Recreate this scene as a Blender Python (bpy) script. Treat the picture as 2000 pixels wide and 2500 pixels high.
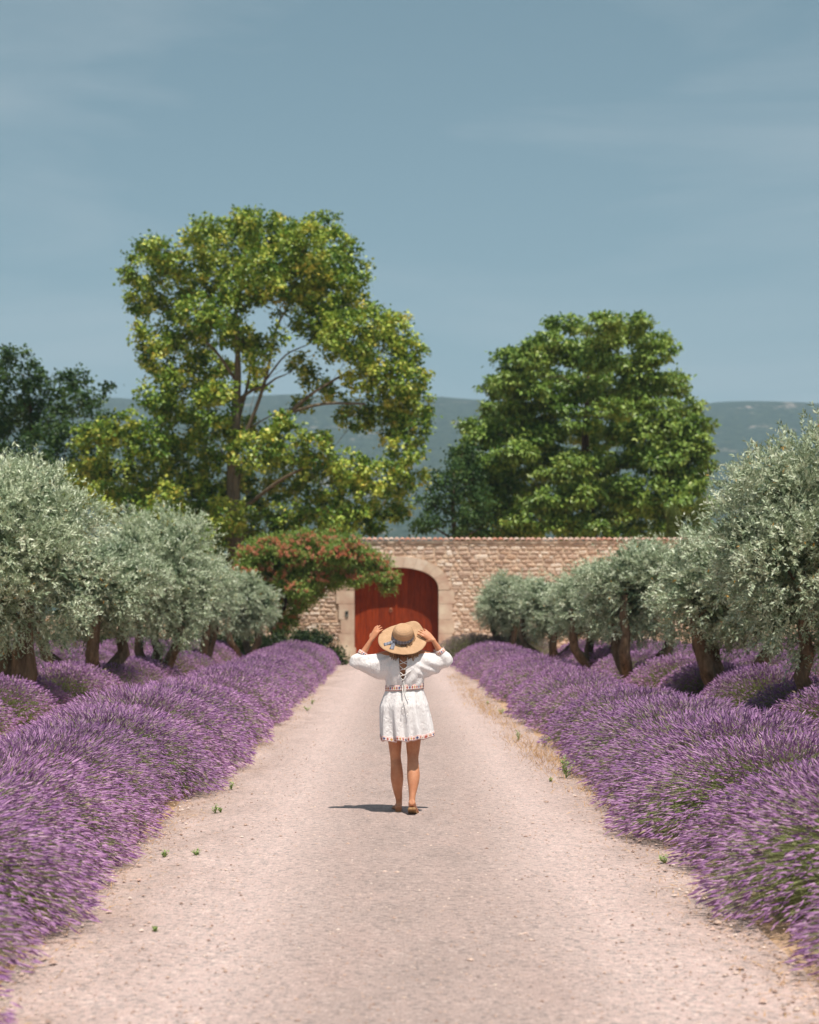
import bpy, math, random
import numpy as np
from mathutils import Vector, Matrix

for _o in list(bpy.data.objects):
    bpy.data.objects.remove(_o, do_unlink=True)
scene = bpy.context.scene
COL = scene.collection
R = math.radians

# ------------------------------------------------------------------ camera
F = 4167.0                      # focal length in photo pixels (50 mm on a 24 mm wide frame)
CAM_Z = 1.70
cam_data = bpy.data.cameras.new("camera")
cam = bpy.data.objects.new("camera", cam_data)
COL.objects.link(cam)
cam.location = (0, 0, CAM_Z)
cam.rotation_euler = (R(90), 0, 0)
cam_data.sensor_fit = 'HORIZONTAL'
cam_data.sensor_width = 24.0
cam_data.lens = 50.0
cam_data.shift_x = (1000 - 962) / 2000
cam_data.shift_y = (1495 - 1250) / 2000
cam_data.clip_start = 0.1
cam_data.clip_end = 30000
cam_data.dof.use_dof = True
cam_data.dof.focus_distance = 14.4
cam_data.dof.aperture_fstop = 1.95
scene.camera = cam

# ------------------------------------------------------------------ light
SUN_FROM = Vector((0.17, -0.37, 1.10)).normalized()      # towards the sun: behind the camera, a little right, high
sun_el = math.asin(SUN_FROM.z)
sun_az = math.atan2(SUN_FROM.x, SUN_FROM.y)
world = bpy.data.worlds.new("World")
scene.world = world
world.use_nodes = True
wn, wl = world.node_tree.nodes, world.node_tree.links
wn.clear()
sky = wn.new("ShaderNodeTexSky")
sky.sky_type = 'NISHITA'
sky.sun_disc = False
sky.sun_elevation = sun_el
sky.sun_rotation = sun_az
sky.altitude = 200
sky.air_density = 1.0
sky.dust_density = 1.3
sky.ozone_density = 1.0
hsv = wn.new("ShaderNodeHueSaturation")
hsv.inputs['Hue'].default_value = 0.458
hsv.inputs['Saturation'].default_value = 0.84
hsv.inputs['Value'].default_value = 1.0
bg = wn.new("ShaderNodeBackground")
bg.inputs['Strength'].default_value = 0.081
wo = wn.new("ShaderNodeOutputWorld")
wl.new(sky.outputs[0], hsv.inputs['Color'])
# faint high cirrus, the same all round the sky
wtc = wn.new("ShaderNodeTexCoord"); wmap = wn.new("ShaderNodeMapping"); wmap.inputs['Scale'].default_value = (1.6, 1.6, 9.0); wmap.inputs['Rotation'].default_value = (0.12, 0.18, 0.4)
wno = wn.new("ShaderNodeTexNoise"); wno.inputs['Scale'].default_value = 1.6; wno.inputs['Detail'].default_value = 6; wno.inputs['Roughness'].default_value = 0.55; wno.inputs['Distortion'].default_value = 0.6
wra = wn.new("ShaderNodeMapRange"); wra.inputs['From Min'].default_value = 0.42; wra.inputs['From Max'].default_value = 0.78; wra.inputs['To Max'].default_value = 0.30
wmx = wn.new("ShaderNodeMix"); wmx.data_type = 'RGBA'
wmx.inputs[7].default_value = (8.6, 8.8, 8.9, 1)
wl.new(wtc.outputs['Generated'], wmap.inputs[0]); wl.new(wmap.outputs[0], wno.inputs['Vector']); wl.new(wno.outputs[0], wra.inputs['Value'])
wl.new(wra.outputs[0], wmx.inputs[0]); wl.new(hsv.outputs[0], wmx.inputs[6])
wl.new(wmx.outputs[2], bg.inputs['Color'])
wl.new(bg.outputs[0], wo.inputs['Surface'])

sun_data = bpy.data.lights.new("sun", 'SUN')
sun_data.energy = 5.0
sun_data.angle = R(0.5)
sun_data.color = (1.0, 0.94, 0.86)
sun = bpy.data.objects.new("sun", sun_data)
COL.objects.link(sun)
sun.location = (10, -20, 60)
sun.rotation_euler = (-SUN_FROM).to_track_quat('-Z', 'Y').to_euler()

scene.view_settings.view_transform = 'Standard'
scene.view_settings.look = 'None'
scene.view_settings.exposure = 0.20
scene.view_settings.gamma = 1.0
scene.view_settings.use_curve_mapping = False
scene.cycles.max_bounces = 5
scene.cycles.diffuse_bounces = 2
scene.cycles.glossy_bounces = 2
scene.cycles.transmission_bounces = 4
scene.cycles.transparent_max_bounces = 8
scene.cycles.volume_bounces = 0
scene.cycles.use_denoising = True

# ------------------------------------------------------------------ helpers
def at(px, py, Y):
    """the point at distance Y that the photo shows at photo pixel (px, py)"""
    return np.array(((px - 962) * Y / F, Y, CAM_Z + (1495 - py) * Y / F))

def at_disp(x, y, Y):
    return at(x * 1.15942, y * 1.15942, Y)

class MB:
    """collects vertices, faces and a per-vertex tint (and uv) and builds ONE mesh"""
    def __init__(self):
        self.V, self.Q, self.T, self.C, self.n = [], [], [], [], 0
        self.UV = []
    def add(self, V, Q=None, T=None, tint=0.5, uv=None):
        V = np.asarray(V, dtype=np.float64).reshape(-1, 3)
        if Q is not None and len(Q): self.Q.append(np.asarray(Q, dtype=np.int64) + self.n)
        if T is not None and len(T): self.T.append(np.asarray(T, dtype=np.int64) + self.n)
        t = np.asarray(tint, dtype=np.float64)
        if t.ndim == 0: t = np.full(len(V), float(t))
        self.V.append(V); self.C.append(t)
        self.UV.append(np.zeros((len(V), 2)) if uv is None else np.asarray(uv, dtype=np.float64))
        self.n += len(V)
        return self
    def mesh(self, name, mat=None, smooth=False, tint=True, uv=False):
        V = np.concatenate(self.V)
        Q = np.concatenate(self.Q) if self.Q else np.zeros((0, 4), int)
        T = np.concatenate(self.T) if self.T else np.zeros((0, 3), int)
        me = bpy.data.meshes.new(name)
        me.vertices.add(len(V)); me.vertices.foreach_set('co', V.astype(np.float32).ravel())
        nl = Q.size + T.size
        me.loops.add(nl)
        me.loops.foreach_set('vertex_index', np.concatenate([Q.ravel(), T.ravel()]).astype(np.int32))
        npoly = len(Q) + len(T)
        me.polygons.add(npoly)
        st = np.concatenate([np.arange(len(Q)) * 4, Q.size + np.arange(len(T)) * 3]).astype(np.int32)
        me.polygons.foreach_set('loop_start', st)
        if smooth is not None:
            me.polygons.foreach_set('use_smooth', np.full(npoly, bool(smooth)))
        me.update(calc_edges=True)
        if tint:
            C = np.concatenate(self.C)
            a = me.attributes.new('tint', 'FLOAT', 'POINT')
            a.data.foreach_set('value', C.astype(np.float32))
        if uv:
            U = np.concatenate(self.UV)
            li = np.concatenate([Q.ravel(), T.ravel()]).astype(int)
            l = me.uv_layers.new(name='UVMap')
            l.data.foreach_set('uv', U[li].astype(np.float32).ravel())
        me.validate()
        if mat: me.materials.append(mat)
        return me

def obj(name, me, parent=None, loc=None, rot=None, scl=None):
    o = bpy.data.objects.new(name, me)
    COL.objects.link(o)
    if parent is not None: o.parent = parent
    if loc is not None: o.location = loc
    if rot is not None: o.rotation_euler = rot
    if scl is not None: o.scale = scl
    return o

def tag(o, label=None, cat=None, group=None, kind=None):
    if label: o['label'] = label
    if cat: o['category'] = cat
    if group: o['group'] = group
    if kind: o['kind'] = kind
    return o

def empty(name, loc=(0, 0, 0), rotz=0.0, scl=None):
    o = bpy.data.objects.new(name, None)
    o.empty_display_size = 0.2
    COL.objects.link(o)
    o.location = loc; o.rotation_euler = (0, 0, rotz)
    if scl is not None: o.scale = scl
    return o

def unit(v):
    return v / np.maximum(np.linalg.norm(v, axis=-1, keepdims=True), 1e-9)

def tube_geo(P, rad, sides=8, cap=True, ry=None, noise=0.0, rng=None):
    """tapered tube along polyline P; returns V, Q, T"""
    P = np.asarray(P, float); n = len(P)
    rad = np.broadcast_to(np.asarray(rad, float), (n,))
    tan = unit(np.gradient(P, axis=0))
    ref = np.array((0.0, 0, 1)) if abs(tan[0][2]) < 0.9 else np.array((1.0, 0, 0))
    u = unit(np.cross(tan[0], ref)); V = []
    a = np.arange(sides) * 2 * math.pi / sides
    for i in range(n):
        u = unit(u - tan[i] * np.dot(u, tan[i]))
        w = np.cross(tan[i], u)
        r = rad[i]
        rr = r if ry is None else ry[i]
        k = np.ones(sides)
        if noise: k = 1 + noise * (rng.random(sides) - 0.5) * 2
        V.append(P[i] + (np.cos(a) * r * k)[:, None] * u + (np.sin(a) * rr * k)[:, None] * w)
    V = np.concatenate(V)
    Q = []
    for i in range(n - 1):
        b = i * sides
        for j in range(sides):
            k2 = (j + 1) % sides
            Q.append((b + j, b + k2, b + sides + k2, b + sides + j))
    T = []
    if cap:
        V = np.concatenate([V, P[:1], P[-1:]])
        c0, c1 = n * sides, n * sides + 1
        for j in range(sides):
            k2 = (j + 1) % sides
            T.append((k2, j, c0)); T.append(((n - 1) * sides + j, (n - 1) * sides + k2, c1))
    return V, np.array(Q), np.array(T).reshape(-1, 3)

def add_tube(mb, P, rad, sides=8, cap=True, tint=0.5, **k):
    V, Q, T = tube_geo(P, rad, sides, cap, **k)
    mb.add(V, Q, T, tint)

def box_geo(c, s):
    c = np.asarray(c, float); s = np.asarray(s, float) / 2
    k = np.array([(-1,-1,-1),(1,-1,-1),(1,1,-1),(-1,1,-1),(-1,-1,1),(1,-1,1),(1,1,1),(-1,1,1)], float)
    Q = np.array([(0,3,2,1),(4,5,6,7),(0,1,5,4),(1,2,6,5),(2,3,7,6),(3,0,4,7)])
    return c + k * s, Q

def ring_loft(rings, closed_ends=True):
    """rings: (n, m, 3) closed sections"""
    rings = np.asarray(rings, float); n, m, _ = rings.shape
    V = rings.reshape(-1, 3)
    i = np.arange(n - 1)[:, None] * m; j = np.arange(m)[None, :]; k = (j + 1) % m
    Q = np.stack([i + j, i + k, i + m + k, i + m + j], -1).reshape(-1, 4)
    T = []
    if closed_ends:
        V = np.concatenate([V, rings[0].mean(0)[None], rings[-1].mean(0)[None]])
        jj = np.arange(m); kk = (jj + 1) % m
        T = np.concatenate([np.stack([kk, jj, np.full(m, n * m)], -1),
                            np.stack([(n - 1) * m + jj, (n - 1) * m + kk, np.full(m, n * m + 1)], -1)])
    return V, Q, T

def leaves(mb, P, D, N, L, W, tint, fold=0.25, broad=False):
    """folded leaf blades: base P, direction D, face normal N, arrays of lengths L and widths W"""
    D = unit(D); N = unit(N - D * np.sum(N * D, -1, keepdims=True)); S = np.cross(D, N)
    L = np.asarray(L)[:, None]; W = np.asarray(W)[:, None] / 2
    n = len(P)
    if broad:
        v = np.stack([P, P + D * L * .25 + S * W * .9 + N * W * fold, P + D * L * .72 + S * W * .8 + N * W * fold,
                      P + D * L, P + D * L * .72 - S * W * .8 + N * W * fold, P + D * L * .25 - S * W * .9 + N * W * fold], 1)
        b = np.arange(n)[:, None] * 6
        Q = np.concatenate([b + np.array([[0, 3, 2, 1]]), b + np.array([[0, 5, 4, 3]])])
        mb.add(v.reshape(-1, 3), Q, None, np.repeat(tint, 6))
    else:
        v = np.stack([P, P + D * L * .45 + S * W + N * W * fold, P + D * L, P + D * L * .45 - S * W + N * W * fold], 1)
        b = np.arange(n)[:, None] * 4
        mb.add(v.reshape(-1, 3), b + np.array([[0, 3, 2, 1]]), None, np.repeat(tint, 4))

def rand_dirs(rng, n):
    return unit(rng.normal(size=(n, 3)))

# ------------------------------------------------------------------ materials
def srgb(r, g, b):
    f = lambda c: (c / 255 / 12.92) if c / 255 <= 0.04045 else ((c / 255 + 0.055) / 1.055) ** 2.4
    return (f(r), f(g), f(b), 1)

class NT:
    def __init__(self, name):
        self.mat = bpy.data.materials.new(name); self.mat.use_nodes = True
        self.t = self.mat.node_tree; self.t.nodes.clear()
        self.out = self.t.nodes.new('ShaderNodeOutputMaterial')
    def n(self, kind, **kw):
        nd = self.t.nodes.new('ShaderNode' + kind)
        for k, v in kw.items():
            if k.startswith('i_'):
                nd.inputs[k[2:].replace('_', ' ')].default_value = v
            elif k[0] == 'i' and k[1:].isdigit():
                nd.inputs[int(k[1:])].default_value = v
            else:
                setattr(nd, k, v)
        return nd
    def l(self, a, b): self.t.links.new(a, b)
    def ramp(self, fac, stops, interp='LINEAR'):
        nd = self.t.nodes.new('ShaderNodeValToRGB')
        cr = nd.color_ramp; cr.interpolation = interp
        while len(cr.elements) < len(stops): cr.elements.new(0.5)
        for e, (p, c) in zip(cr.elements, stops):
            e.position = p; e.color = c if len(c) == 4 else (*c, 1)
        self.l(fac, nd.inputs[0]); return nd.outputs[0]
    def noise(self, scale, detail=4, rough=0.6, vec=None, dist=0.0):
        nd = self.n('TexNoise'); nd.inputs['Scale'].default_value = scale
        nd.inputs['Detail'].default_value = detail; nd.inputs['Roughness'].default_value = rough
        nd.inputs['Distortion'].default_value = dist
        if vec is not None: self.l(vec, nd.inputs['Vector'])
        return nd.outputs[0]
    def coord(self, kind='Object', scale=None):
        c = self.n('TexCoord').outputs[kind]
        if scale is None: return c
        m = self.n('Mapping'); m.inputs['Scale'].default_value = scale
        self.l(c, m.inputs[0]); return m.outputs[0]
    def mix(self, fac, a, b, blend='MIX'):
        nd = self.n('Mix', data_type='RGBA', blend_type=blend)
        for k, v in ((0, fac), (6, a), (7, b)):
            if hasattr(v, 'node'): self.l(v, nd.inputs[k])
            else: nd.inputs[k].default_value = v
        return nd.outputs[2]
    def math(self, op, a, b=0.0, clamp=False):
        nd = self.n('Math', operation=op, use_clamp=clamp)
        for k, v in ((0, a), (1, b)):
            if hasattr(v, 'node'): self.l(v, nd.inputs[k])
            else: nd.inputs[k].default_value = v
        return nd.outputs[0]
    def bump(self, h, strength=0.3, dist=0.02):
        nd = self.n('Bump'); nd.inputs['Strength'].default_value = strength
        nd.inputs['Distance'].default_value = dist
        self.l(h, nd.inputs['Height']); return nd.outputs[0]
    def principled(self, color, rough=0.8, normal=None, spec=0.3, sss=0.0):
        p = self.n('BsdfPrincipled')
        for k, v in (('Base Color', color), ('Roughness', rough)):
            if hasattr(v, 'node'): self.l(v, p.inputs[k])
            else: p.inputs[k].default_value = v
        p.inputs['Specular IOR Level'].default_value = spec
        if normal is not None: self.l(normal, p.inputs['Normal'])
        if sss:
            p.inputs['Subsurface Weight'].default_value = sss
            p.inputs['Subsurface Radius'].default_value = (0.02, 0.008, 0.004)
            p.inputs['Subsurface Scale'].default_value = 0.5
        return p
    def done(self, shader):
        self.l(shader.outputs[0] if hasattr(shader, 'outputs') else shader, self.out.inputs['Surface'])
        return self.mat

def leaf_mat(name, stops, rough=0.45, trans=0.3, spec=0.35, trans_col=None, jitter=0.12):
    m = NT(name)
    a = m.n('Attribute', attribute_name='tint')
    oi = m.n('ObjectInfo')
    col = m.ramp(a.outputs['Fac'], stops)
    h = m.n('HueSaturation')
    h.inputs['Saturation'].default_value = 1.0
    v = m.math('ADD', m.math('MULTIPLY', oi.outputs['Random'], 2 * jitter), 1 - jitter)
    m.l(v, h.inputs['Value']); m.l(col, h.inputs['Color'])
    p = m.principled(h.outputs[0], rough, spec=spec)
    t = m.n('BsdfTranslucent')
    if trans_col is None: m.l(h.outputs[0], t.inputs['Color'])
    else:
        m.l(m.mix(1.0, h.outputs[0], trans_col, 'MULTIPLY'), t.inputs['Color'])
    s = m.n('MixShader'); s.inputs[0].default_value = trans
    m.l(p.outputs[0], s.inputs[1]); m.l(t.outputs[0], s.inputs[2])
    return m.done(s)

def bark_mat(name, c1, c2, scale=6.0, bump=0.6):
    m = NT(name)
    co = m.coord('Object', (1, 1, 0.25))
    n1 = m.noise(scale, 6, 0.65, co, 0.8)
    n2 = m.noise(scale * 4, 4, 0.6, co)
    col = m.ramp(n1, [(0.3, c1), (0.7, c2)])
    col = m.mix(0.35, col, m.ramp(n2, [(0.35, (0.02, 0.015, 0.01)), (0.65, (0.4, 0.36, 0.3))]), 'OVERLAY')
    nrm = m.bump(m.math('ADD', n1, m.math('MULTIPLY', n2, 0.4)), bump, 0.05)
    return m.done(m.principled(col, 0.9, nrm, 0.15))
# ------------------------------------------------------------------ noise for meshes
def sines(seed, n, kmin, kmax, dim=2):
    g = np.random.default_rng(seed)
    k = unit(g.normal(size=(n, dim))) * np.exp(g.uniform(math.log(kmin), math.log(kmax), n))[:, None]
    ph = g.uniform(0, 6.283, n); am = kmin / np.linalg.norm(k, axis=1)
    am = am ** 0.7
    am /= am.sum()
    def f(*xs):
        s = 0
        for i in range(n):
            a = ph[i]
            for d in range(dim): a = a + k[i, d] * xs[d]
            s = s + am[i] * np.sin(a)
        return s
    return f

# ------------------------------------------------------------------ ground, path, hills
def mat_ground():
    m = NT('dry_earth')
    co = m.coord('Object')
    big = m.noise(0.35, 5, 0.6, co)
    fine = m.noise(28, 5, 0.7, co)
    col = m.ramp(big, [(0.3, srgb(208, 182, 162)), (0.55, srgb(204, 172, 142)), (0.75, srgb(216, 192, 174))])
    col = m.mix(0.45, col, m.ramp(fine, [(0.3, srgb(150, 130, 112)), (0.7, srgb(236, 222, 206))]), 'MULTIPLY')
    return m.done(m.principled(col, 0.95, m.bump(fine, 0.5, 0.03), 0.1))

def mat_path():
    m = NT('pale_gravel')
    co = m.coord('Object')
    big = m.noise(0.55, 4, 0.6, m.coord('Object', (1.0, 0.16, 1)), 0.3)
    mid = m.noise(2.2, 5, 0.65, m.coord('Object', (1, 0.45, 1)), 0.4)
    sep = m.n('SeparateXYZ'); m.l(co, sep.inputs[0])
    ax = m.math('ABSOLUTE', m.math('SUBTRACT', sep.outputs[0], 0.15))
    crown = m.ramp(ax, [(0.30, (1, 1, 1)), (0.98, (0.12, 0.12, 0.12))])       # coarser grey strip between the wheel tracks
    edge = m.ramp(m.math('MULTIPLY', ax, 0.5), [(0.72, (0, 0, 0)), (0.98, (1, 1, 1))])
    v = m.n('TexVoronoi', feature='F1'); v.inputs['Scale'].default_value = 46
    m.l(co, v.inputs['Vector'])
    v2 = m.n('TexVoronoi', feature='F1'); v2.inputs['Scale'].default_value = 110
    m.l(co, v2.inputs['Vector'])
    track = m.ramp(m.math('ABSOLUTE', m.math('SUBTRACT', ax, 1.02)), [(0.05, (1, 1, 1)), (0.55, (0, 0, 0))])       # pale compacted wheel tracks
    base = m.ramp(m.math('ADD', m.math('MULTIPLY', big, 0.35), m.math('MULTIPLY', mid, 0.65)),
                  [(0.34, srgb(196, 175, 168)), (0.48, srgb(213, 194, 187)), (0.60, srgb(230, 213, 207))])
    base = m.mix(m.math('MULTIPLY', track, 0.65), base, srgb(232, 217, 212))
    patch = m.math('MULTIPLY', crown, m.ramp(mid, [(0.38, (0.25, 0.25, 0.25)), (0.60, (0.95, 0.95, 0.95))]))
    col = m.mix(m.math('MULTIPLY', patch, 0.8), base, srgb(176, 159, 152))
    dirt = m.math('MULTIPLY', edge, m.ramp(m.noise(1.6, 5, 0.7, co, 0.6), [(0.46, (0, 0, 0)), (0.66, (0.55, 0.55, 0.55))]))
    col = m.mix(dirt, col, srgb(204, 174, 148))
    sx = m.n('SeparateColor'); m.l(v.outputs['Color'], sx.inputs[0])
    peb = m.ramp(sx.outputs[0], [(0.0, srgb(80, 64, 58)), (0.15, srgb(104, 88, 82)), (0.20, srgb(186, 170, 163)), (0.86, srgb(216, 196, 188)), (0.95, srgb(246, 236, 230))])
    col = m.mix(0.50, col, peb, 'MULTIPLY')
    col = m.mix(0.40, col, m.ramp(v2.outputs['Distance'], [(0.1, (0.62, 0.60, 0.58)), (0.55, (0.30, 0.28, 0.27))]), 'OVERLAY')
    bc = m.n('BrightContrast'); bc.inputs['Bright'].default_value = 0.028
    m.l(col, bc.inputs[0])
    h = m.math('ADD', m.math('MULTIPLY', v.outputs['Distance'], -1.0), m.math('MULTIPLY', v2.outputs['Distance'], -0.5))
    nrm = m.bump(h, 0.8, 0.016)
    return m.done(m.principled(bc.outputs[0], 0.92, nrm, 0.12))

M_GROUND, M_PATH = mat_ground(), mat_path()
mb = MB()
gx = np.concatenate([np.linspace(-3400, -60, 6), np.linspace(-40, 40, 9), np.linspace(60, 3400, 6)])
gy = np.concatenate([np.linspace(-60, 80, 8), np.linspace(200, 3700, 7)])
GX, GY = np.meshgrid(gx, gy)
V = np.stack([GX, GY, np.zeros_like(GX)], -1).reshape(-1, 3)
nx = len(gx)
Q = [(j * nx + i, j * nx + i + 1, (j + 1) * nx + i + 1, (j + 1) * nx + i) for j in range(len(gy) - 1) for i in range(nx - 1)]
mb.add(V, Q)
tag(obj('ground', mb.mesh('ground', M_GROUND, tint=False)), kind='structure')

fn = sines(3, 12, 0.4, 5.0, 1)
mb = MB()
ys = np.arange(-6, 61.3, 0.25)
xs = np.linspace(-1, 1, 13)
E1 = -1.88 + 0.22 * fn(ys); E2 = 1.98 + 0.22 * fn(ys + 91.7)
bumpf = sines(8, 14, 0.8, 6.0, 2)
P = []
for y, a, b in zip(ys, E1, E2):
    xx = a + (b - a) * (xs + 1) / 2
    z = 0.006 + 0.022 * (1 - xs ** 2) + 0.006 * (1 - xs ** 4) * bumpf(xx, np.full_like(xx, y))
    P.append(np.stack([xx, np.full_like(xx, y), z], -1))
V = np.concatenate(P); m_ = len(xs)
Q = [(j * m_ + i, j * m_ + i + 1, (j + 1) * m_ + i + 1, (j + 1) * m_ + i) for j in range(len(ys) - 1) for i in range(m_ - 1)]
mb.add(V, Q)
tag(obj('path', mb.mesh('path', M_PATH, smooth=True, tint=False)), kind='structure')

def mat_hills():
    m = NT('wooded_hills')
    co = m.coord('Object')
    n1 = m.noise(0.012, 6, 0.65, co)
    n2 = m.noise(0.09, 5, 0.75, co)
    forest = m.ramp(n2, [(0.32, (0.016, 0.028, 0.016)), (0.55, (0.045, 0.065, 0.035)), (0.75, (0.10, 0.11, 0.06))])
    rockm = m.ramp(m.math('ADD', m.math('MULTIPLY', n1, 0.7), m.math('MULTIPLY', n2, 0.35)), [(0.615, (0, 0, 0)), (0.70, (0.8, 0.8, 0.8))])
    col = m.mix(rockm, forest, srgb(196, 176, 164))
    return m.done(m.principled(col, 0.95, m.bump(n2, 0.6, 12.0), 0.05))

rp = np.array([(-1400, 862), (-600, 846), (-100, 842), (60, 838), (205, 829), (245, 838), (300, 854), (420, 852), (560, 838), (640, 835), (720, 843),
               (900, 842), (1010, 843), (1100, 850), (1300, 858), (1470, 856), (1540, 847), (1600, 851), (1725, 863), (2000, 852), (2600, 872), (3400, 860)], float)
RX = (rp[:, 0] * 1.15942 - 962) / F * 2600
RZ = CAM_Z + (1495 - rp[:, 1] * 1.15942) / F * 2600
hx = np.linspace(-2600, 2800, 260); hy = np.linspace(1000, 3650, 90)
HX, HY = np.meshgrid(hx, hy)
ridge = np.interp(hx, RX, RZ)
ridge = np.convolve(np.pad(ridge, 3, mode='edge'), np.ones(7) / 7, 'valid')
gul = sines(21, 30, 0.006, 0.06, 2)
t = np.clip((HY - 1000) / 1600, 0, 1); back = np.clip((HY - 2600) / 1050, 0, 1)
prof = (0.45 * t + 0.55 * t * t * (3 - 2 * t)) * (1 - back ** 2)
HZ = ridge[None, :] * prof + 34 * gul(HX, HY) * np.sin(math.pi * t) + 13.0 * sines(5, 26, 0.018, 0.12, 2)(HX, HY) * np.clip(t * 3, 0, 1) * (1 - back) - 2 * (1 - t) - 4 * back
mb = MB(); n_ = len(hx)
I, J = np.meshgrid(np.arange(n_ - 1), np.arange(len(hy) - 1)); b = (J * n_ + I).ravel()
mb.add(np.stack([HX, HY, HZ], -1).reshape(-1, 3), np.stack([b, b + 1, b + n_ + 1, b + n_], -1))
tag(obj('hills', mb.mesh('hills', mat_hills(), smooth=True, tint=False)), kind='structure')

# the air between here and the hills
hz = NT('summer_haze')
vol = hz.n('VolumePrincipled')
vol.inputs['Color'].default_value = (0.54, 0.75, 0.93, 1)
vol.inputs['Density'].default_value = 0.00024
vol.inputs['Anisotropy'].default_value = 0.0
hz.l(vol.outputs[0], hz.out.inputs['Volume'])
v_, q_ = box_geo((100, 1800, 209), (7400, 4000, 424))
mb = MB(); mb.add(v_, q_)
tag(obj('haze', mb.mesh('haze', hz.mat, tint=False)), 'thin bluish summer haze over the far hills', 'haze', kind='stuff')

# ------------------------------------------------------------------ stone wall with arched gateway
WY = 61.0
GCX, GW, GS, GH = 0.09, 1.50, 2.50, 3.30          # gateway: centre, half width, springing, crown height
def arch_z(x, grow=0.0):
    u = np.clip(np.abs((x - GCX) / (GW + grow)), 0, 1)
    return GS + (GH - GS + grow) * (1 - u ** 2.25) ** (1 / 2.25)
WALL_TOP = 4.16

def mat_stone(name, stops, scale=3.0, bump=0.5, obj_rand=0.5):
    m = NT(name)
    co = m.coord('Object')
    oi = m.n('ObjectInfo'); at_ = m.n('Attribute', attribute_name='tint')
    r = m.math('FRACT', m.math('ADD', m.math('MULTIPLY', oi.outputs['Random'], 1.0), at_.outputs['Fac']))
    base = m.ramp(r, stops)
    n1 = m.noise(scale, 6, 0.7, co); n2 = m.noise(scale * 6, 4, 0.7, co)
    col = m.mix(0.6, base, m.ramp(n1, [(0.3, (0.22, 0.19, 0.16)), (0.7, (0.80, 0.76, 0.72))]), 'OVERLAY')
    nrm = m.bump(m.math('ADD', n1, m.math('MULTIPLY', n2, 0.5)), bump, 0.03)
    return m.done(m.principled(col, 0.92, nrm, 0.12))
M_STONE = mat_stone('rubble_stone', [(0.0, srgb(214, 190, 172)), (0.18, srgb(190, 164, 146)), (0.34, srgb(228, 208, 192)), (0.5, srgb(204, 174, 150)),
                                     (0.66, srgb(236, 220, 206)), (0.82, srgb(176, 152, 138)), (1.0, srgb(216, 190, 168))])
M_MORTAR = mat_stone('old_mortar', [(0.0, srgb(208, 182, 160)), (1.0, srgb(200, 174, 152))], 4.0)
M_ASHLAR = mat_stone('dressed_limestone', [(0.0, srgb(214, 190, 170)), (0.5, srgb(206, 182, 162)), (1.0, srgb(218, 196, 178))], 1.6, 0.25)
M_TILE = mat_stone('old_roof_tile', [(0.0, srgb(192, 160, 146)), (0.2, srgb(180, 128, 108)), (0.35, srgb(200, 176, 164)), (0.6, srgb(182, 158, 146)), (0.8, srgb(188, 146, 130)), (1.0, srgb(196, 178, 168))], 5.0)

wall = empty('stone_wall', (0, WY, 0))
tag(wall, 'long rubble stone wall with tiled top and arched gateway at the end of the path', 'wall', kind='thing')
def wchild(name, me, loc=(0, 0, 0), rot=None, scl=None):
    return obj(name, me, wall, loc, rot, scl)
mb = MB()
OW = GW + 0.25
for x0, x1 in ((-4.9, GCX - OW), (GCX + OW, 17.0)):
    v, q = box_geo(((x0 + x1) / 2, 0.3, WALL_TOP / 2), (x1 - x0, 0.6, WALL_TOP)); mb.add(v, q)
ns = 28
xx = np.linspace(GCX - OW, GCX + OW, ns + 1)
zz = arch_z(xx, 0.25)
for i in range(ns):
    a, b_, za, zb = xx[i], xx[i + 1], zz[i], zz[i + 1]
    v = [(a, 0, za), (b_, 0, zb), (b_, 0, WALL_TOP), (a, 0, WALL_TOP), (a, .6, za), (b_, .6, zb), (b_, .6, WALL_TOP), (a, .6, WALL_TOP)]
    mb.add(v, [(0, 1, 2, 3), (5, 4, 7, 6), (0, 4, 5, 1), (3, 2, 6, 7)])
wchild('mortar_core', mb.mesh('mortar_core', M_MORTAR))

# rubble stones: 14 shared shapes of unit size, scaled per stone
rng = np.random.default_rng(11)
def stone_shape(g):
    # irregular hexagonal or squarish face, chamfered towards the front (-y)
    k = 8
    a = np.linspace(0, 2 * math.pi, k, endpoint=False) + math.pi / 8
    sq = np.stack([np.cos(a), np.sin(a)], -1)
    sq = np.sign(sq) * np.abs(sq) ** 0.45
    sq *= 0.5 * (1 + g.uniform(-0.14, 0.04, (k, 1)))
    back = np.stack([sq[:, 0], np.full(k, 0.5), sq[:, 1]], -1)
    fr = np.stack([sq[:, 0] * .93, np.full(k, -0.25), sq[:, 1] * .9], -1)
    ft = np.stack([sq[:, 0] * .7, np.full(k, -0.5) + g.uniform(-.1, .12, k), sq[:, 1] * .62], -1)
    V = np.concatenate([back, fr, ft, [(0, -0.55 + g.uniform(-.1, .1), 0)]])
    j = np.arange(k); n2 = (j + 1) % k
    Q = np.concatenate([np.stack([j, n2, k + n2, k + j], -1), np.stack([k + j, k + n2, 2 * k + n2, 2 * k + j], -1)])
    T = np.stack([2 * k + j, 2 * k + n2, np.full(k, 3 * k)], -1)
    return V, Q, T
shapes = [stone_shape(rng) for _ in range(14)]
shape_me = []
for v, q, t_ in shapes:
    s = MB(); s.add(v, q, t_, 0.0); shape_me.append(s.mesh('stone', M_STONE))
plan = []
z = 0.0
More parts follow.
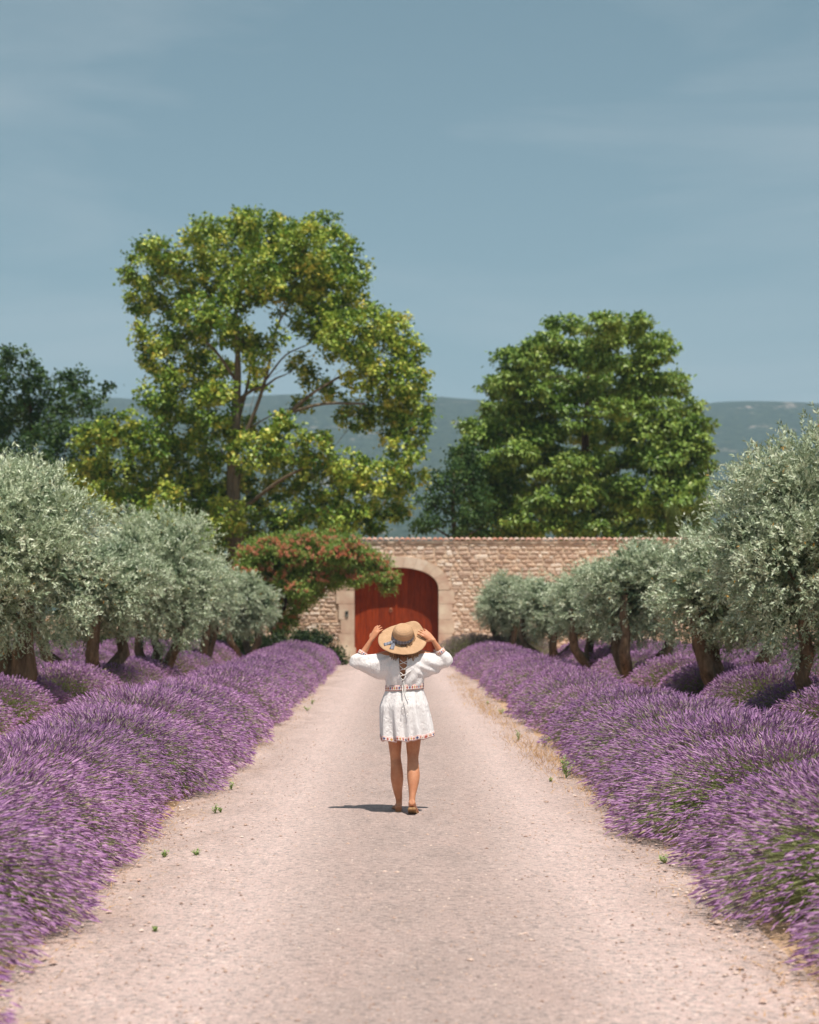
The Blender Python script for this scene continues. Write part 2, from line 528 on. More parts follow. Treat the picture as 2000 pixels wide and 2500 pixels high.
while z < WALL_TOP - 0.03:
    h = rng.uniform(0.075, 0.165)
    if z + h > WALL_TOP - 0.02: h = WALL_TOP - 0.005 - z
    x = -4.88 + rng.uniform(0, 0.1)
    while x < 16.8:
        w = rng.uniform(0.13, 0.46) * (0.7 + h * 2.2)
        hh = h * rng.uniform(0.62, 1.15)
        if rng.random() < 0.06: hh *= 1.55; w *= 1.2
        cx, cz = x + w / 2, z + h / 2 + rng.uniform(-.022, .022)
        if cz + hh / 2 > WALL_TOP: hh = (WALL_TOP - cz) * 2 - .004
        u = abs(cx - GCX)
        inside = (u - w / 2 < GW + 0.36 and cz < GS) or (u < GW + 0.34 and cz - hh / 2 < arch_z(np.array(cx), 0.34)) 
        if not inside: plan.append((cx, cz, w * 0.95, hh * 0.93, rng.uniform(0.035, 0.075), rng.integers(14), rng.uniform(-0.09, 0.09), rng.random()))
        x += w
    z += h
def seen(p):
    cx, cz = p[0], p[1]
    vis = (2.0 < cx < 8.5 and cz > 0.9 and cz > 1.0 + 0 * cx) or (-3.9 < cx < -1.9 and 0.8 < cz < 2.6)
    hid = cx > 6.0 and cz < 2.9
    return p[2] * p[3] * (1.0 if vis and not hid else 0.05)
order = sorted(range(len(plan)), key=lambda i: -seen(plan[i]))
solo = set(order[:300])
rest = MB()
for i, (cx, cz, w, h, d, si, r, tn) in enumerate(plan):
    if i in solo:
        wchild('stone', shape_me[si], (cx, -0.005, cz), (0, r, 0), (w, d, h))
    else:
        v, q, t_ = shapes[si]
        p = v * (w, d, h); c, s = math.cos(r), math.sin(r)
        p = np.stack([p[:, 0] * c + p[:, 2] * s, p[:, 1], -p[:, 0] * s + p[:, 2] * c], -1) + (cx, -0.005, cz)
        rest.add(p, q, t_, tn)
tag(wchild('rubble_stonework', rest.mesh('rubble_stonework', M_STONE)), kind='stuff')

# dressed surround: jamb blocks and voussoirs
def prism(poly, y0, y1, gap=0.004, tint=0.5):
    poly = np.asarray(poly, float); c = poly.mean(0)
    d = poly - c; poly = c + d * (1 - gap / np.maximum(np.abs(d).max(), 1e-3))
    k = len(poly); f = 0.012
    a = np.stack([c[0] + (poly[:, 0] - c[0]) * (1 - f * 1.3), np.full(k, y0), c[1] + (poly[:, 1] - c[1]) * (1 - f * 1.3)], -1)
    b = np.stack([poly[:, 0], np.full(k, y0 + f), poly[:, 1]], -1)
    e = np.stack([poly[:, 0], np.full(k, y1), poly[:, 1]], -1)
    V = np.concatenate([a, b, e, [a.mean(0)], [e.mean(0)]]); j = np.arange(k); n2 = (j + 1) % k
    Q = np.concatenate([np.stack([j, n2, k + n2, k + j], -1), np.stack([k + j, k + n2, 2 * k + n2, 2 * k + j], -1)])
    T = np.concatenate([np.stack([n2, j, np.full(k, 3 * k)], -1), np.stack([2 * k + j, 2 * k + n2, np.full(k, 3 * k + 1)], -1)])
    m = MB(); m.add(V, Q, T, tint); return m
JW = 0.50
for s in (-1, 1):
    zb = 0.0
    hs = [0.42, 0.52, 0.50, 0.56, 0.50]
    for k, h in enumerate(hs):
        wi = JW + (0.10 if k == 0 else (0.07 if (k + (s > 0)) % 2 else 0.0))
        if s < 0 and k == 4: wi = JW + 0.16
        x0, x1 = GCX + s * (GW - (0.05 if k == 0 else 0)), GCX + s * (GW + wi)
        poly = [(min(x0, x1), zb), (max(x0, x1), zb), (max(x0, x1), zb + h), (min(x0, x1), zb + h)]
        wchild('jamb_block', prism(poly, -0.075 if k else -0.10, 0.37, tint=rng.random()).mesh('jamb_block', M_ASHLAR))
        zb += h
NV = 13
ang = np.linspace(math.pi, 0, NV + 1)
def arc_pt(a, grow):
    e = 2 / 2.25
    c, s = math.cos(a), math.sin(a)
    return (GCX + (GW + grow) * np.sign(c) * abs(c) ** e, GS + (GH - GS + grow) * max(s, 0) ** e)
for k in range(NV):
    sub = np.linspace(ang[k], ang[k + 1], 5)
    inner = [arc_pt(a, 0) for a in sub]; outer = [arc_pt(a, 0.40) for a in sub[::-1]]
    wchild('voussoir', prism(inner + outer, -0.085, 0.368, gap=0.003, tint=rng.random()).mesh('voussoir', M_ASHLAR))
# squared shoulder block beside the haunch
poly = [(GCX - GW - 0.66, GS), (GCX - GW - 0.30, GS), (GCX - GW - 0.30, GS + 0.62), (GCX - GW - 0.66, GS + 0.62)]
wchild('jamb_block', prism(poly, -0.070, 0.2, tint=0.3).mesh('jamb_block', M_ASHLAR))

# coping slab and barrel tiles
v, q = box_geo((6.04, 0.30, WALL_TOP + 0.05), (21.92, 0.70, 0.09)); mb = MB(); mb.add(v, q, None, 0.2)
wchild('coping', mb.mesh('coping', M_ASHLAR))
mb = MB(); k = 7
a = np.linspace(0, math.pi, k)
prof = np.stack([np.cos(a) * 0.098, np.sin(a) * 0.062], -1); pin = prof * 0.84
rings = []
for yy, tz, sc in ((-0.085, 0.0, 1.0), (0.30, 0.08, 0.86)):
    rings.append(np.concatenate([np.stack([prof[:, 0] * sc, np.full(k, yy), prof[:, 1] * sc + tz], -1), np.stack([pin[::-1, 0] * sc, np.full(k, yy), pin[::-1, 1] * sc + tz], -1)]))
V, Q, T = ring_loft(rings, True); mb.add(V, Q, T, 0.0)
tile_me = mb.mesh('cap_tile', M_TILE)
for i in range(111):
    x = -4.8 + i * 0.196
    wchild('cap_tile', tile_me, (x + rng.uniform(-.012, .012), rng.uniform(-.02, .02), WALL_TOP + 0.095 + rng.uniform(0, .012)), (0, 0, rng.uniform(-.04, .04)))

# ------------------------------------------------------------------ wooden gate
m = NT('red_stained_wood')
co = m.coord('Object', (1, 1, 0.08))
oi = m.n('ObjectInfo')
gr = m.noise(26, 6, 0.65, co, 0.6)
st = m.noise(3.0, 5, 0.7, m.coord('Object'))
col = m.ramp(gr, [(0.3, srgb(118, 42, 14)), (0.6, srgb(166, 66, 24)), (0.8, srgb(180, 84, 38))])
col = m.mix(0.30, col, m.ramp(st, [(0.35, srgb(80, 50, 40)), (0.7, srgb(170, 130, 110))]), 'OVERLAY')
h = m.n('HueSaturation'); m.l(m.math('ADD', m.math('MULTIPLY', oi.outputs['Random'], 0.35), 0.80), h.inputs['Value']); m.l(col, h.inputs['Color'])
M_GATE = m.done(m.principled(h.outputs[0], 0.6, m.bump(gr, 0.35, 0.01), 0.25))
m = NT('blackened_iron'); M_IRON = m.done(m.principled((0.03, 0.03, 0.035, 1), 0.5, m.bump(m.noise(60), 0.2, 0.004), 0.5))
m = NT('worn_brass'); M_BRASS = m.done(m.principled(m.ramp(m.noise(30), [(0.3, srgb(150, 90, 60)), (0.7, srgb(200, 140, 100))]), 0.4, None, 0.5))
gate = empty('wooden_gate', (GCX, WY + 0.40, 0))
tag(gate, 'red-brown double wooden gate closed in the arched stone gateway', 'gate', kind='thing')
npk = 14; pw = 2 * GW / npk
for i in range(npk):
    x0 = -GW + i * pw; x1 = x0 + pw - 0.005
    if i == npk // 2: x0 += 0.004
    za, zc, zb = [float(arch_z(np.array(GCX + q))) + 0.12 for q in (x0 + 0.001, (x0 + x1) / 2, x1 - 0.001)]
    poly = [(x0, 0.03), (x1, 0.03), (x1, zb), ((x0 + x1) / 2, zc), (x0, za)]
    pm = prism(poly, rng.uniform(-0.006, 0.0), 0.045, gap=0.0, tint=0.5)
    obj('plank', pm.mesh('plank', M_GATE), gate)
v, q = box_geo((0, 0.0, 1.60), (0.075, 0.05, 3.1)); mb = MB(); mb.add(v, q)
obj('meeting_strip', mb.mesh('meeting_strip', M_GATE), gate, (0, -0.012, 0))
mb = MB(); a_ = np.linspace(-GW - .05, GW + .05, 19); top_ = arch_z(GCX + a_ * .96) + .10
for i in range(18):
    v = [(a_[i], .05, .02), (a_[i + 1], .05, .02), (a_[i + 1], .05, top_[i + 1]), (a_[i], .05, top_[i]), (a_[i], .06, .02), (a_[i + 1], .06, .02), (a_[i + 1], .06, top_[i + 1]), (a_[i], .06, top_[i])]
    mb.add(v, [(0, 1, 2, 3), (5, 4, 7, 6), (3, 2, 6, 7)])
obj('backing_board', mb.mesh('backing_board', M_GATE), gate)
for zr in (0.5, 2.3):
    v, q = box_geo((0, 0.095, zr), (2 * GW - .02, 0.05, 0.16)); mb = MB(); mb.add(v, q)
    obj('rear_rail', mb.mesh('rear_rail', M_GATE), gate)
mb = MB()
a = np.linspace(0, 2 * math.pi, 17)
add_tube(mb, np.stack([-0.20 + 0.055 * np.cos(a), np.full(17, -0.03), 1.77 + 0.055 * np.sin(a)], -1), 0.010, 6, cap=False)
mb.add(*box_geo((-0.20, -0.008, 1.83), (0.07, 0.02, 0.07)))
obj('ring_handle', mb.mesh('ring_handle', M_BRASS, smooth=False), gate)

icom = empty('intercom_box', (GCX - GW - 0.27, WY - 0.075, 1.64))
tag(icom, 'small grey-green intercom box on the pale stone jamb beside the red gate', 'intercom')
m = NT('grey_green_enamel'); M_ICOM = m.done(m.principled(srgb(96, 116, 112), 0.5, m.bump(m.noise(80), 0.1, 0.002), 0.4))
mb = MB(); mb.add(*box_geo((0, -0.018, 0), (0.10, 0.036, 0.20))); mb.add(*box_geo((0, -0.034, 0.098), (0.12, 0.075, 0.014)))
obj('housing', mb.mesh('housing', M_ICOM), icom)
mb = MB(); mb.add(*box_geo((0, -0.040, 0.03), (0.06, 0.008, 0.05)))
obj('speaker_grille', mb.mesh('speaker_grille', M_IRON), icom)
mb = MB(); add_tube(mb, [(0, -0.036, -0.05), (0, -0.044, -0.05)], 0.016, 10)
obj('button', mb.mesh('button', M_BRASS), icom)
# ------------------------------------------------------------------ trees
def grow_branches(mb, trunk_P, trunk_r, targets, rng, lift=0.25, rmin=0.018, k=0.016, sides=6):
    """tapered limbs from the trunk out to every clump centre"""
    nodes = [np.array(p) for p in trunk_P]; rads = list(trunk_r)
    axis = np.array(trunk_P)
    tg = sorted(targets, key=lambda c: np.min(np.linalg.norm(axis - c, axis=1)))
    start = int(len(trunk_P) * 0.35)
    for c in tg:
        N = np.array(nodes); d = np.linalg.norm(N - c, axis=1)
        rise = c[2] - N[:, 2]
        cost = d + np.maximum(0, 0.35 * d - rise) * 1.6
        cost[:start] += 50
        i = int(np.argmin(cost)); p0 = N[i]; L = d[i]
        if L < 0.15: continue
        n = max(4, int(L / 0.5) + 2)
        t = np.linspace(0, 1, n)[:, None]
        mid = (p0 + c) / 2 + rng.normal(size=3) * 0.10 * L + np.array((0, 0, lift * L * 0.3))
        P = (1 - t) ** 2 * p0 + 2 * t * (1 - t) * mid + t * t * c
        P[1:-1] += rng.normal(size=(n - 2, 3)) * 0.02 * L
        r0 = min(rads[i] * 0.75, rmin + k * L + 0.01)
        r = r0 + (rmin * 0.6 - r0) * t[:, 0]
        add_tube(mb, P, r, sides, tint=rng.random())
        for q in range(1, n): nodes.append(P[q]); rads.append(r[q])

def clump_leaves(mb, rng, c, r, flat, n_tuft, per, tuft_r, L, W, droop=0.15, up=0.7, broad=True, tmean=0.5, shell=0.6):
    d = rand_dirs(rng, n_tuft); rr = rng.uniform(shell, 1.0, (n_tuft, 1))
    C = c + d * rr * r * np.array((1, 1, flat))
    n = n_tuft * per
    off = rng.normal(size=(n, 3)) * tuft_r * np.array((1, 1, 0.75 if flat > .7 else 0.45))
    P = np.repeat(C, per, 0) + off
    out = np.repeat(d, per, 0)
    D = unit(out * 0.6 + rng.normal(size=(n, 3)) * 0.7 + np.array((0, 0, -droop)))
    N = unit(out * 0.5 + np.array((0, 0, up)) + rng.normal(size=(n, 3)) * 0.42)
    s = rng.uniform(0.65, 1.15, n)
    tt = np.clip(np.repeat(rng.normal(tmean, 0.14, n_tuft), per) + rng.normal(0, 0.12, n), 0, 1)
    leaves(mb, P, D, N, L * s, W * s, tt, broad=broad, fold=0.35)

def smooth_pts(P, k):
    t = np.linspace(0, 1, len(P)); ti = np.linspace(0, 1, (len(P) - 1) * k + 1)
    S = np.stack([np.interp(ti, t, P[:, d]) for d in range(3)], -1)
    for _ in range(2): S[1:-1] = (S[:-2] + 2 * S[1:-1] + S[2:]) / 4
    return S

def make_tree(name, label, cat, base, trunk_P, trunk_r, clumps, leafmat, barkmat, rng, group=None, dens=1.0, per=26, tuft_r=0.17, L=0.2, W=0.19, flat=0.85, droop=0.15, up=0.7, tmean=0.5, extra=None, kbranch=0.016, limbs=()):
    root = empty(name, base); tag(root, label, cat, group)
    base = np.array(base)
    tb = MB()
    add_tube(tb, np.array(trunk_P) - base, trunk_r, 12, noise=0.06, rng=rng)
    grow_branches(tb, np.array(trunk_P) - base, trunk_r, [np.array(c[0]) - base for c in clumps], rng, k=kbranch)
    for lp, lr in limbs:
        add_tube(tb, smooth_pts(np.array(lp) - base, 4), np.linspace(lr[0], lr[1], (len(lp) - 1) * 4 + 1), 8, noise=0.05, rng=rng)
    obj('trunk', tb.mesh('trunk', barkmat, smooth=True), root)
    cb = MB()
    for c, r in clumps:
        nt = max(4, int(26 * dens * (r / 0.8) ** 1.8))
        clump_leaves(cb, rng, np.array(c) - base, r, flat, nt, per, tuft_r, L, W, droop, up, broad=False, tmean=tmean + rng.normal(0, .05))
    obj('crown', cb.mesh('crown', leafmat), root)
    return root

M_BARK_PLANE = bark_mat('plane_bark', srgb(92, 80, 66), srgb(158, 144, 124), 5.0, 0.5)
M_BARK_DARK = bark_mat('dark_bark', srgb(58, 46, 38), srgb(110, 92, 76), 6.0, 0.7)
M_BARK_OLIVE = bark_mat('olive_bark', srgb(78, 62, 48), srgb(158, 132, 108), 9.0, 0.9)
M_PLANE = leaf_mat('plane_leaf', [(0.0, srgb(44, 72, 24)), (0.35, srgb(94, 126, 42)), (0.65, srgb(172, 186, 78)), (0.85, srgb(216, 208, 104)), (1.0, srgb(222, 198, 84))], 0.42, 0.15)
M_CHEST = leaf_mat('lime_leaf', [(0.0, srgb(76, 108, 44)), (0.4, srgb(118, 148, 62)), (0.75, srgb(156, 178, 84)), (1.0, srgb(190, 198, 110))], 0.42, 0.16)
M_OAK = leaf_mat('oak_leaf', [(0.0, srgb(34, 58, 26)), (0.5, srgb(60, 90, 40)), (1.0, srgb(100, 124, 58))], 0.5, 0.28)

# --- the tall plane tree in front of the wall
g = np.random.default_rng(101)
PY = 66.0
pl = [(300,570,44),(330,522,40),(352,610,58),(400,540,58),(432,492,40),(480,522,66),(520,468,36),(560,500,58),(602,480,38),(642,522,58),(680,478,36),
      (702,530,56),(732,572,48),(550,572,56),(452,600,56),(296,636,34),(622,592,56),(690,622,56),(742,640,42),(482,650,40),(575,632,34),(655,672,46),
      (722,700,56),(782,682,46),(832,690,42),(852,742,42),(800,752,56),(860,800,44),(882,850,36),(822,830,56),(762,790,42),(870,900,38),(806,890,48),
      (748,872,36),(852,950,38),(320,712,42),(350,760,50),(402,732,46),(432,784,44),(330,832,42),(390,842,52),(448,852,46),(552,726,24),(538,760,30),
      (200,930,46),(262,900,42),(184,1000,42),(242,990,56),(312,930,56),(322,1010,56),(372,900,56),(392,980,56),(452,930,56),(502,905,42),(542,952,56),
      (462,1012,56),(522,1040,56),(600,925,44),(602,1002,56),(662,945,44),(682,1012,56),(732,985,46),(752,1050,56),(802,1005,46),(824,1060,44),(692,1082,46),
      (612,1082,46),(562,1110,44),(482,1090,46),(432,1062,42),(402,1042,46),(500,1118,34),(842,1022,30),(872,1008,26),(782,1098,36),(700,735,24),(640,760,20),
      (545,802,22),(588,705,16),(652,800,24),(700,822,24),(622,776,14),(522,722,26),(598,884,22),(478,770,22),(640,850,20),(455,690,44),(500,700,34),(415,660,48),(520,600,54),(650,600,50),(600,540,54),(470,825,30),(380,690,44),(745,720,50),(690,690,40),(225,1055,44),(300,1080,42),(380,1092,42),(430,1112,38),(170,1045,36),(460,1125,30),(446,1150,30),(420,1138,32),(390,1125,34),(462,1165,22),(270,1050,40),(350,1060,40),(660,1100,36),(720,1100,36)]
clumps = []
for x, y, r in pl:
    halfw = 330 if y > 650 else 230
    dmax = 3.7 * math.sqrt(max(0.1, 1 - ((x - 560) / (halfw + 60)) ** 2))
    Yc = PY + g.uniform(-1, 0.8) * dmax
    clumps.append((at_disp(x, y, Yc), r * 1.15942 * Yc / F * 1.0))
bx = at_disp(496, 1390, PY)[0]
tz = np.linspace(0, 13.4, 12)
tP = np.stack([bx + 0.10 * np.sin(tz * 0.7), np.full(12, PY) + 0.12 * np.sin(tz * 0.5 + 1), tz], -1)
tR = np.interp(tz, [0, 0.5, 4, 9, 13.4], [0.52, 0.42, 0.34, 0.19, 0.05])
limbs = [([at_disp(496, 1010, PY), at_disp(560, 920, PY - .5), at_disp(610, 868, PY - .9), at_disp(660, 825, PY - 1.1), at_disp(735, 782, PY - 1.2)], (.13, .04)),
         ([at_disp(497, 960, PY), at_disp(540, 860, PY - .3), at_disp(565, 780, PY - .4), at_disp(580, 690, PY - .5), at_disp(610, 640, PY - .5)], (.085, .03)),
         ([at_disp(560, 800, PY - .4), at_disp(600, 745, PY - .5), at_disp(650, 725, PY - .6)], (.045, .02)),
         ([at_disp(497, 900, PY), at_disp(520, 820, PY + .3), at_disp(528, 770, PY + .4)], (.08, .04)),
         ([at_disp(610, 868, PY - .9), at_disp(680, 848, PY - 1.1), at_disp(770, 850, PY - 1.3)], (.07, .04)),
         ([at_disp(496, 800, PY), at_disp(450, 730, PY - .3), at_disp(380, 680, PY - .5)], (.07, .03)),
         ([at_disp(500, 1080, PY), at_disp(590, 1010, PY - 1.5), at_disp(640, 985, PY - 2.0)], (.09, .04))]
make_tree('plane_tree', 'tall plane tree with bright yellow-green leaves rising before the stone wall', 'tree', (bx, PY, 0), tP, tR, clumps, M_PLANE, M_BARK_PLANE, g,
          dens=1.3, per=30, tuft_r=0.135, L=0.165, W=0.145, flat=0.9, tmean=0.45, kbranch=0.022, limbs=limbs)

# --- broad layered tree behind the wall
g = np.random.default_rng(202)
CY = 76.0
out_l = np.array([(672, 1195), (700, 1148), (740, 1060), (800, 1035), (850, 1012), (900, 985), (960, 960), (1010, 985), (1060, 970), (1120, 970)], float)
out_r = np.array([(672, 1310), (700, 1385), (740, 1408), (800, 1430), (850, 1470), (900, 1488), (960, 1498), (1010, 1492), (1060, 1488), (1120, 1480)], float)
clumps = []
y = 690.0
while y < 1120:
    xl, xr = np.interp(y, out_l[:, 0], out_l[:, 1]), np.interp(y, out_r[:, 0], out_r[:, 1])
    w = xr - xl; n = max(2, int(w / 50))
    for i in range(n):
        x = xl + 28 + (w - 56) * (i + g.uniform(-.25, .25)) / max(1, n - 1)
        if g.random() < (0.12 if 760 < y < 900 else 0.05): continue
        dmax = 5.2 * math.sqrt(max(0.05, 1 - ((x - (xl + xr) / 2) / (w / 2 + 30)) ** 2))
        front = -1 if g.random() < 0.72 else 1
        Yc = CY + front * dmax * g.uniform(0.25, 1.0)
        yy = y + g.uniform(-14, 14)
        if not (1150 < x < 1390) and y < 720: continue
        clumps.append((at_disp(x, yy, Yc), g.uniform(34, 46) * 1.15942 * Yc / F))
    y += 33
bx = at_disp(1240, 1390, CY)[0]
tz = np.linspace(0, 12.4, 12)
tP = np.stack([bx + 0.15 * np.sin(tz * 0.5), np.full(12, CY) + 0.1 * np.sin(tz), tz], -1)
tR = np.interp(tz, [0, 0.6, 5, 9, 12.4], [0.55, 0.42, 0.32, 0.18, 0.05])
make_tree('broad_tree', 'broad green tree with drooping layered boughs behind the wall', 'tree', (bx, CY, 0), tP, tR, clumps, M_CHEST, M_BARK_DARK, g,
          dens=1.0, per=30, tuft_r=0.17, L=0.25, W=0.15, flat=0.5, droop=0.45, up=0.9, tmean=0.5)

# --- darker smaller tree at its foot, and the dark trees on the far left
def cloud_tree(name, label, seed, Y, trunk_x, pts, mat, dens=1.0, depth=1.6, L=0.16, W=0.12, tmean=0.45, flat=0.8, top=None, droop=0.15, r0=0.22, per=26):
    g = np.random.default_rng(seed)
    cl = []
    for x, y, r in pts:
        Yc = Y + g.uniform(-1, 1) * depth
        cl.append((at_disp(x, y, Yc), r * 1.15942 * Yc / F))
    bx = at_disp(trunk_x, 1390, Y)[0]
    top = top or max(c[0][2] for c in cl) - 0.8
    tz = np.linspace(0, top, 9)
    tP = np.stack([bx + 0.12 * np.sin(tz * 0.8 + seed), np.full(9, Y) + 0.1 * np.sin(tz), tz], -1)
    tR = np.interp(tz / top, [0, 0.1, 1], [r0 * 1.3, r0, 0.04])
    return make_tree(name, label, 'tree', (bx, Y, 0), tP, tR, cl, mat, M_BARK_DARK, g, dens=dens, per=per, L=L, W=W, tmean=tmean, flat=flat, droop=droop, tuft_r=0.16)
cloud_tree('dark_tree', 'small dark green tree behind the wall, at the foot of the broad layered tree', 31, 71.0, 960,
           [(905,1010,30),(950,1000,36),(895,1060,28),(940,1050,38),(990,1020,38),(1000,1070,40),(910,1100,32),(960,1100,36),(1020,1105,34),(885,1105,22),(975,955,30),(1010,980,34)], M_OAK, 1.0, 1.5)
cloud_tree('oak_tree', 'dark oak tree with ragged crown behind the nearest olive tree', 32, 70.0, 60,
           [(40,752,28),(15,790,30),(62,790,32),(35,830,40),(85,835,36),(130,810,32),(160,800,26),(150,850,38),(190,838,26),(226,822,12),(205,872,26),(110,880,42),(60,890,44),
            (10,870,40),(-40,840,44),(-30,900,48),(20,930,46),(90,935,46),(150,920,44),(190,920,34),(-10,760,24),(-60,790,40),(130,975,44),(60,985,46),(0,1000,46),(-60,960,50),(180,975,34),(-70,1030,48),(60,1050,46),(130,1040,44),(0,1070,46),(190,1030,36)],
           M_OAK, 1.0, 2.2, L=0.18, W=0.13, tmean=0.45)

# --- flowering tree hanging over the gateway
g = np.random.default_rng(303)
M_FERN = leaf_mat('feathery_leaf', [(0.0, srgb(80, 108, 44)), (0.5, srgb(126, 152, 68)), (1.0, srgb(172, 184, 100))], 0.5, 0.38)
M_FLOWER = leaf_mat('coral_flower', [(0.0, srgb(206, 124, 92)), (0.5, srgb(220, 152, 120)), (1.0, srgb(232, 188, 158))], 0.7, 0.35, 0.1)
fl = [(530,1165,30),(560,1145,28),(592,1150,34),(640,1142,34),(690,1142,34),(735,1150,32),(545,1196,32),(590,1190,34),(640,1186,36),(690,1188,36),(735,1185,34),
      (772,1175,30),(800,1195,26),(815,1215,20),(818,1240,13),(560,1222,28),(610,1218,30),(660,1220,28),(700,1222,24),(745,1215,20),(515,1205,24),(525,1235,22),(648,1262,14),(632,1275,14),(780,1208,18),(575,1165,34),(620,1165,36),(665,1165,36),(712,1168,36),(755,1195,28),(530,1185,30),(640,1205,34),(600,1235,24),(720,1205,28),(560,1255,24),(602,1262,22),(576,1290,24),(612,1302,18),(540,1272,26),(664,1242,22),(590,1320,18),(626,1240,24)]
FY = 57.8
clumps = []
for x, y, r in fl:
    Yc = FY + g.uniform(-1.1, 1.0) if x < 760 else FY + g.uniform(-.3, .3)
    clumps.append((at_disp(x, y, Yc), r * 1.15942 * Yc / F))
bx = at_disp(585, 1390, FY)[0]
root = empty('flowering_tree', (bx, FY, 0))
tag(root, 'spreading tree with coral-pink blossom hanging over the gateway', 'tree')
base = np.array((bx, FY, 0)); tb = MB()
for k, (dx, ph) in enumerate(((-0.6, 0.3), (0.3, 1.4), (0.9, 2.2))):
    tz = np.linspace(0, 2.9, 8)
    P = np.stack([dx * (tz / 2.9) ** 1.3 + 0.06 * np.sin(tz * 3 + ph), 0.25 * np.sin(ph) * tz / 2.9 + 0.04 * np.cos(tz * 3), tz], -1)
    r = np.interp(tz, [0, 0.3, 2.9], [0.13, 0.10, 0.05])
    add_tube(tb, P, r, 9, noise=0.1, rng=g)
    grow_branches(tb, P, r, [np.array(c) - base for c, _ in clumps[k::3]], g, rmin=0.012, k=0.010)
obj('trunk', tb.mesh('trunk', M_BARK_DARK, smooth=True), root)
cb, fb = MB(), MB()
for c, r in clumps:
    clump_leaves(cb, g, c - base, r, 0.75, int(46 * (r / 0.5) ** 1.6), 40, 0.12, 0.13, 0.055, 0.35, 0.8, broad=False, shell=0.3)
    nb = int(34 * (r / 0.5) ** 1.7)                                  # blossom heads on the outside of the clump
    d = rand_dirs(g, nb); d[:, 2] = np.abs(d[:, 2]) * 0.9 - 0.35; d[:, 1] -= 0.55; d = unit(d)
    C = (c - base) + d * r * np.array((1, 1, .75)) * g.uniform(.85, 1.1, (nb, 1))
    per = 22; o = rand_dirs(g, nb * per)
    leaves(fb, np.repeat(C, per, 0) + o * 0.015, o + np.repeat(d, per, 0) * 0.6, rand_dirs(g, nb * per), np.full(nb * per, 0.075), np.full(nb * per, 0.035),
           np.clip(np.repeat(g.normal(.5, .2, nb), per) + g.normal(0, .12, nb * per), 0, 1))
obj('crown', cb.mesh('crown', M_FERN), root)
obj('blossom', fb.mesh('blossom', M_FLOWER), root)

# --- clipped cypress columns behind the wall
M_CYP = leaf_mat('clipped_cypress', [(0.0, srgb(84, 98, 48)), (0.5, srgb(118, 132, 70)), (0.9, srgb(146, 154, 92)), (1.0, srgb(166, 134, 90))], 0.7, 0.1, 0.15)
def cypress(px, ptop, width_px, Y, label, seed):
    g = np.random.default_rng(seed)
    top = at(px, ptop, Y); rad = width_px / 2 * Y / F
    root = empty('clipped_cypress', (top[0], Y, 0)); tag(root, label, 'topiary', 'clipped cypress columns behind the wall', 'thing')
    tb = MB(); add_tube(tb, [(0, 0, 0), (0.02, 0, top[2] * .5), (0, 0, top[2] - 0.3)], [0.09, 0.07, 0.03], 8)
    obj('trunk', tb.mesh('trunk', M_BARK_DARK, smooth=True), root)
    cb = MB(); n = 9000
    zz = g.uniform(0.4, top[2], n); th = g.uniform(0, 6.283, n)
    dome = np.clip((top[2] - zz) / (rad * 1.1), 0, 1); rr = rad * np.sqrt(1 - (1 - dome) ** 2) * (0.93 + 0.07 * np.sin(th * 3 + zz * 2)) 
    inn = g.uniform(0.80, 1.02, n)
    P = np.stack([np.cos(th) * rr * inn, np.sin(th) * rr * inn, zz], -1)
    nor = np.stack([np.cos(th), np.sin(th), (1 - dome) * 1.2], -1)
    leaves(cb, P, nor * 0.6 + np.array((0, 0, .8)) + g.normal(size=(n, 3)) * .4, nor + g.normal(size=(n, 3)) * .5, g.uniform(.05, .10, n), g.uniform(.03, .05, n), np.clip(g.normal(.5, .2, n), 0, 1))
    core = np.stack([np.stack([np.cos(a) * q * 0.8 * np.ones(1), np.sin(a) * q * 0.8 * np.ones(1), np.full(1, z0)], -1)[0] for z0, q in [(0.4, rad), (top[2] - rad, rad), (top[2] - rad * .35, rad * .75), (top[2] - .1, rad * .2)] for a in np.linspace(0, 6.283, 13)[:-1]]).reshape(4, 12, 3)
    V, Q, T = ring_loft(core); cb.add(V, Q, T, 0.2)
    obj('crown', cb.mesh('crown', M_CYP), root)
cypress(1645, 1237, 35, 66.0, 'clipped round-topped cypress column behind the wall, the shorter of the pair', 41)
cypress(1714, 1218, 36, 65.0, 'clipped round-topped cypress column behind the wall, half hidden by the nearest olive crown', 42)

# --- dark evergreen shrubs at the wall's foot
M_SHRUB = leaf_mat('laurel_leaf', [(0.0, srgb(22, 34, 18)), (0.5, srgb(44, 60, 28)), (1.0, srgb(84, 98, 44))], 0.4, 0.15)
def shrub(label, seed, pts, Y):
    g = np.random.default_rng(seed)
    cs = [(at_disp(x, y, Y + g.uniform(-.5, .5)), r * 1.15942 * Y / F) for x, y, r in pts]
    c0 = np.mean([c for c, _ in cs], 0); base = np.array((c0[0], c0[1], 0))
    root = empty('laurel_shrub', base); tag(root, label, 'shrub', 'dark laurel shrubs at the foot of the wall')
    tb = MB()
    for c, r in cs:
        add_tube(tb, [(0, 0, 0), (c - base) * (0.5, 0.5, 0.6), c - base], [0.04, 0.025, 0.012], 6)
    obj('stem', tb.mesh('stem', M_BARK_DARK, smooth=True), root)
    cb = MB()
    for c, r in cs:
        clump_leaves(cb, g, c - base, r, 0.85, int(40 * (r / 0.5) ** 1.5), 30, 0.10, 0.12, 0.055, 0.1, 0.6, broad=False, shell=0.35)
    obj('crown', cb.mesh('crown', M_SHRUB), root)
shrub('dark laurel shrub beside the pale gate jamb', 51, [(690,1374,30),(660,1358,32),(630,1362,34),(712,1390,18),(640,1345,26),(610,1372,30),(676,1345,22)], 55.0)
